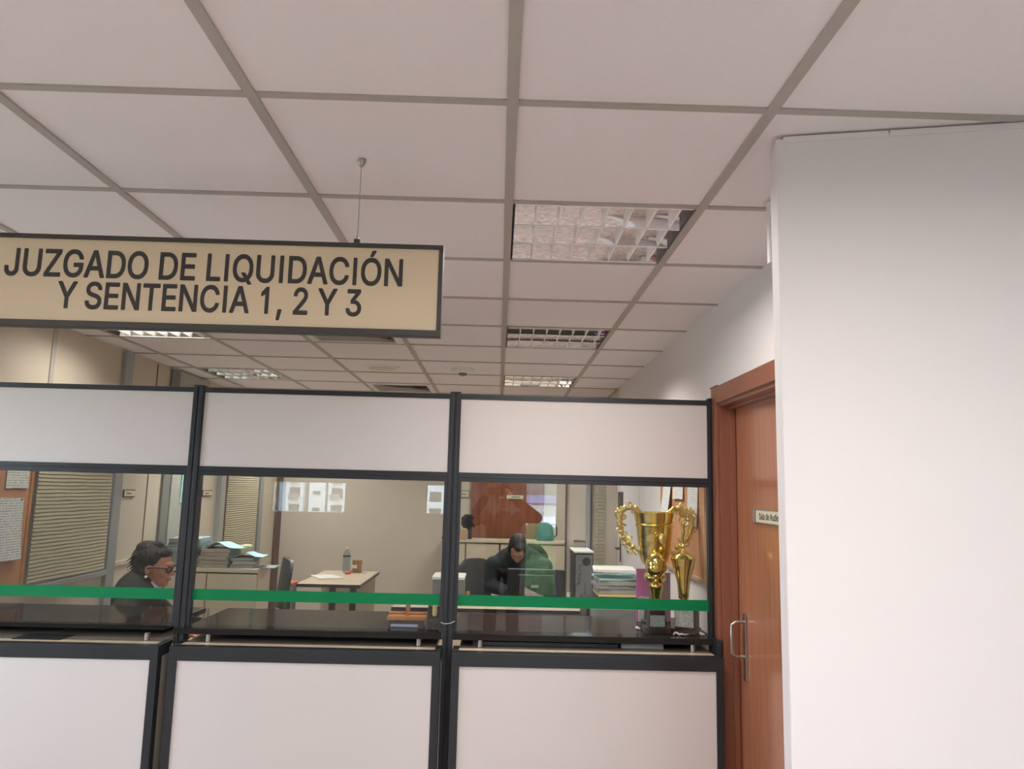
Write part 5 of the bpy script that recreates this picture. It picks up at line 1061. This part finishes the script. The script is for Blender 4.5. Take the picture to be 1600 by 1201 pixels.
def J_sit(lean, hd, handf=.42, sw=.17, el=None, seat=.56, nz=1.04):
    cx_ = lean
    return dict(pelvis=(0, 0, seat), chest=(cx_*.6, 0, seat+.33), neck=(cx_, 0, nz), head=hd,
        shL=(cx_*.8, sw, nz-.09), shR=(cx_*.8, -sw, nz-.09), elL=(cx_+.10, sw+.07, .80), elR=(cx_+.10, -sw-.07, .80), wrL=(handf, .12, .785), wrR=(handf, -.12, .785),
        hpL=(.02, .09, seat-.01), hpR=(.02, -.09, seat-.01), knL=(.44, .10, .53), knR=(.44, -.10, .53), anL=(.42, .10, .10), anR=(.42, -.10, .10), toL=(.55, .11, .045), toR=(.55, -.11, .045))
# woman in profile at the left pane
def hair_w(root, body, hm, s):
    b = B()
    def E(c, r): ell(b, Vector(c)*s, tuple(q*s for q in r), sub=3)
    E((-.030, 0, .150), (.104, .086, .092)); E((-.055, 0, .105), (.075, .080, .080)); E((.018, 0, .192), (.064, .066, .032)); E((-.085, 0, .150), (.065, .066, .075)); E((-.06, 0, .205), (.075, .062, .050)); E((-.01, 0, .232), (.036, .036, .026)); E((-.075, 0, .06), (.045, .05, .035))
    for k in range(7): tube(b, [Vector((-.10-.008*k, .02*(k-3), .17-.02*k))*s, Vector((-.15-.006*k, .022*(k-3), .125-.022*k))*s], [.010, .003], 6)
    tube(b, [Vector((.03, 0, .22))*s, Vector((.055, .01, .247))*s], [.008, .003], 6)
    fuse('hair', b, .006, 'hair', root, hm, 2)
def extra_w(root, body, hm, s):
    eyes(root, hm, s)
    b = B()
    for q in (-1, 1):
        pts = [(.100+.004*math.cos(a), q*.034+.024*math.cos(a), .108+.018*math.sin(a)) for a in [2*PI*k/16 for k in range(17)]]
        tube(b, [Vector(p)*s for p in pts], .0046*s, 6); tube(b, [Vector((.100, q*.058, .118))*s, Vector((.03, q*.080, .118))*s, Vector((-.005, q*.084, .108))*s], .0050*s, 6)
    tube(b, [Vector((.104, -.012, .114))*s, Vector((.107, 0, .117))*s, Vector((.104, .012, .114))*s], .003*s, 6)
    obj('glasses', b, 'brownlens', root, smooth=True, mx=hm)
    for q in (-1, 1):
        b = B(); ell(b, Vector((-.004, q*.086, .060))*s, (.009,)*3, sub=2); obj('earring', b, 'pearl', root, smooth=True, mx=hm)
    b = B(); ell(b, Vector((.094, 0, .049))*s, (.009*s, .020*s, .007*s), sub=2); obj('lips', b, 'lip', root, smooth=True, mx=hm)
    b = B()
    lathe(b, [(.082, -.06), (.078, -.02), (.070, .015), (.064, .032)], (-.022, 0, 0), 24); fuse('collar', b, .006, 'blouse', root, hm, 2)
wm = Matrix.Translation((-2.16, 4.66, 0)) @ Matrix.Rotation(-.06, 4, 'Z')
Jw = J_sit(.03, (.10, 0, 1.035), .40, .165, seat=.63, nz=1.00)
person('person', 'seated woman in profile with dark tied-up hair, brown glasses and charcoal blazer', wm, Jw, 'f', 'skin', 'blazer', 'blazer', Matrix.Rotation(.10, 4, 'Y'), hair_w, extra_w, .006, 1.02, .35)
# person in a dark jacket behind the monitor
def hair_p(root, body, hm, s):
    b = B()
    def E(c, r): ell(b, Vector(c)*s, tuple(q*s for q in r), sub=3)
    E((-.030, 0, .152), (.102, .084, .090)); E((-.060, 0, .09), (.060, .076, .085)); E((.040, .02, .195), (.055, .050, .030))
    for q in (-1, 1): E((.0, q*.072, .13), (.055, .016, .055))
    fuse('hair', b, .007, 'hair', root, hm, 2)
def extra_p(root, body, hm, s):
    eyes(root, hm, s)
    b = B(); lathe(b, [(.135, -.10), (.128, -.05), (.118, .02), (.112, .065)], (-.03, 0, 0), 24); fuse('jacket_collar', b, .008, 'navy', root, hm, 2)
pm = Matrix.Translation((.225, 7.38, 0)) @ Matrix.Rotation(-PI/2-.10, 4, 'Z')
Jp = J_sit(.17, (.24, 0, 1.035), .36, .235, seat=.63, nz=1.03)
for q in 'LR': Jp['wr'+q] = (.34, .07 if q == 'L' else -.07, .73); Jp['el'+q] = (.16, .27 if q == 'L' else -.27, .76)
person('person', 'seated person in a dark high-collared jacket bowed behind the black monitor', pm, Jp, 'm', 'skin2', 'navy', 'navy', Matrix.Rotation(.8, 4, 'Y'), hair_p, extra_p, .009, 1.0, .4, bulk=1.28)
# the photographer, visible only as a dark mirror image in the right pane
fm = Matrix.Translation((.06, -.50, 0)) @ Matrix.Rotation(PI/2, 4, 'Z')
Jf = dict(pelvis=(0, 0, .93), chest=(.01, 0, 1.22), neck=(.02, 0, 1.43), head=(.02, 0, 1.475), shL=(.01, .19, 1.38), shR=(.01, -.19, 1.38), elL=(.20, .34, 1.32), elR=(.20, -.34, 1.38), wrL=(.40, .17, 1.60), wrR=(.40, -.06, 1.60),
    hpL=(0, .09, .90), hpR=(0, -.09, .90), knL=(.03, .11, .50), knR=(.0, -.11, .50), anL=(0, .12, .10), anR=(-.03, -.12, .10), toL=(.14, .14, .045), toR=(.11, -.14, .045))
person('person', 'standing photographer in dark clothes, seen only as a dark mirror image in the right pane', fm, Jf, 'm', 'skin2', 'navy', 'navy', Matrix.Rotation(-.05, 4, 'Y'), hair_p, lambda r, bd, h, s: eyes(r, h, s), .009, 1.0, .55,
    hdir=dict(L=((.2, -.6, .3), (-1, -.2, .1), 1), R=((.2, .6, .3), (-1, .2, .1), -1)))
t = thing('mobile_phone', (0, -.013, CZ-.04), 'dark mobile phone held up by the photographer, seen only in the mirror image', 'phone')
b = B(); box(b, -.105, .055, -.022, -.013, CZ-.062, CZ+.012); obj('phone_body', b, 'blackplastic', t, bevel=.002)
b = B(); box(b, -.100, .050, -.0228, -.022, CZ-.058, CZ+.008); obj('screen', b, 'winglass', t)
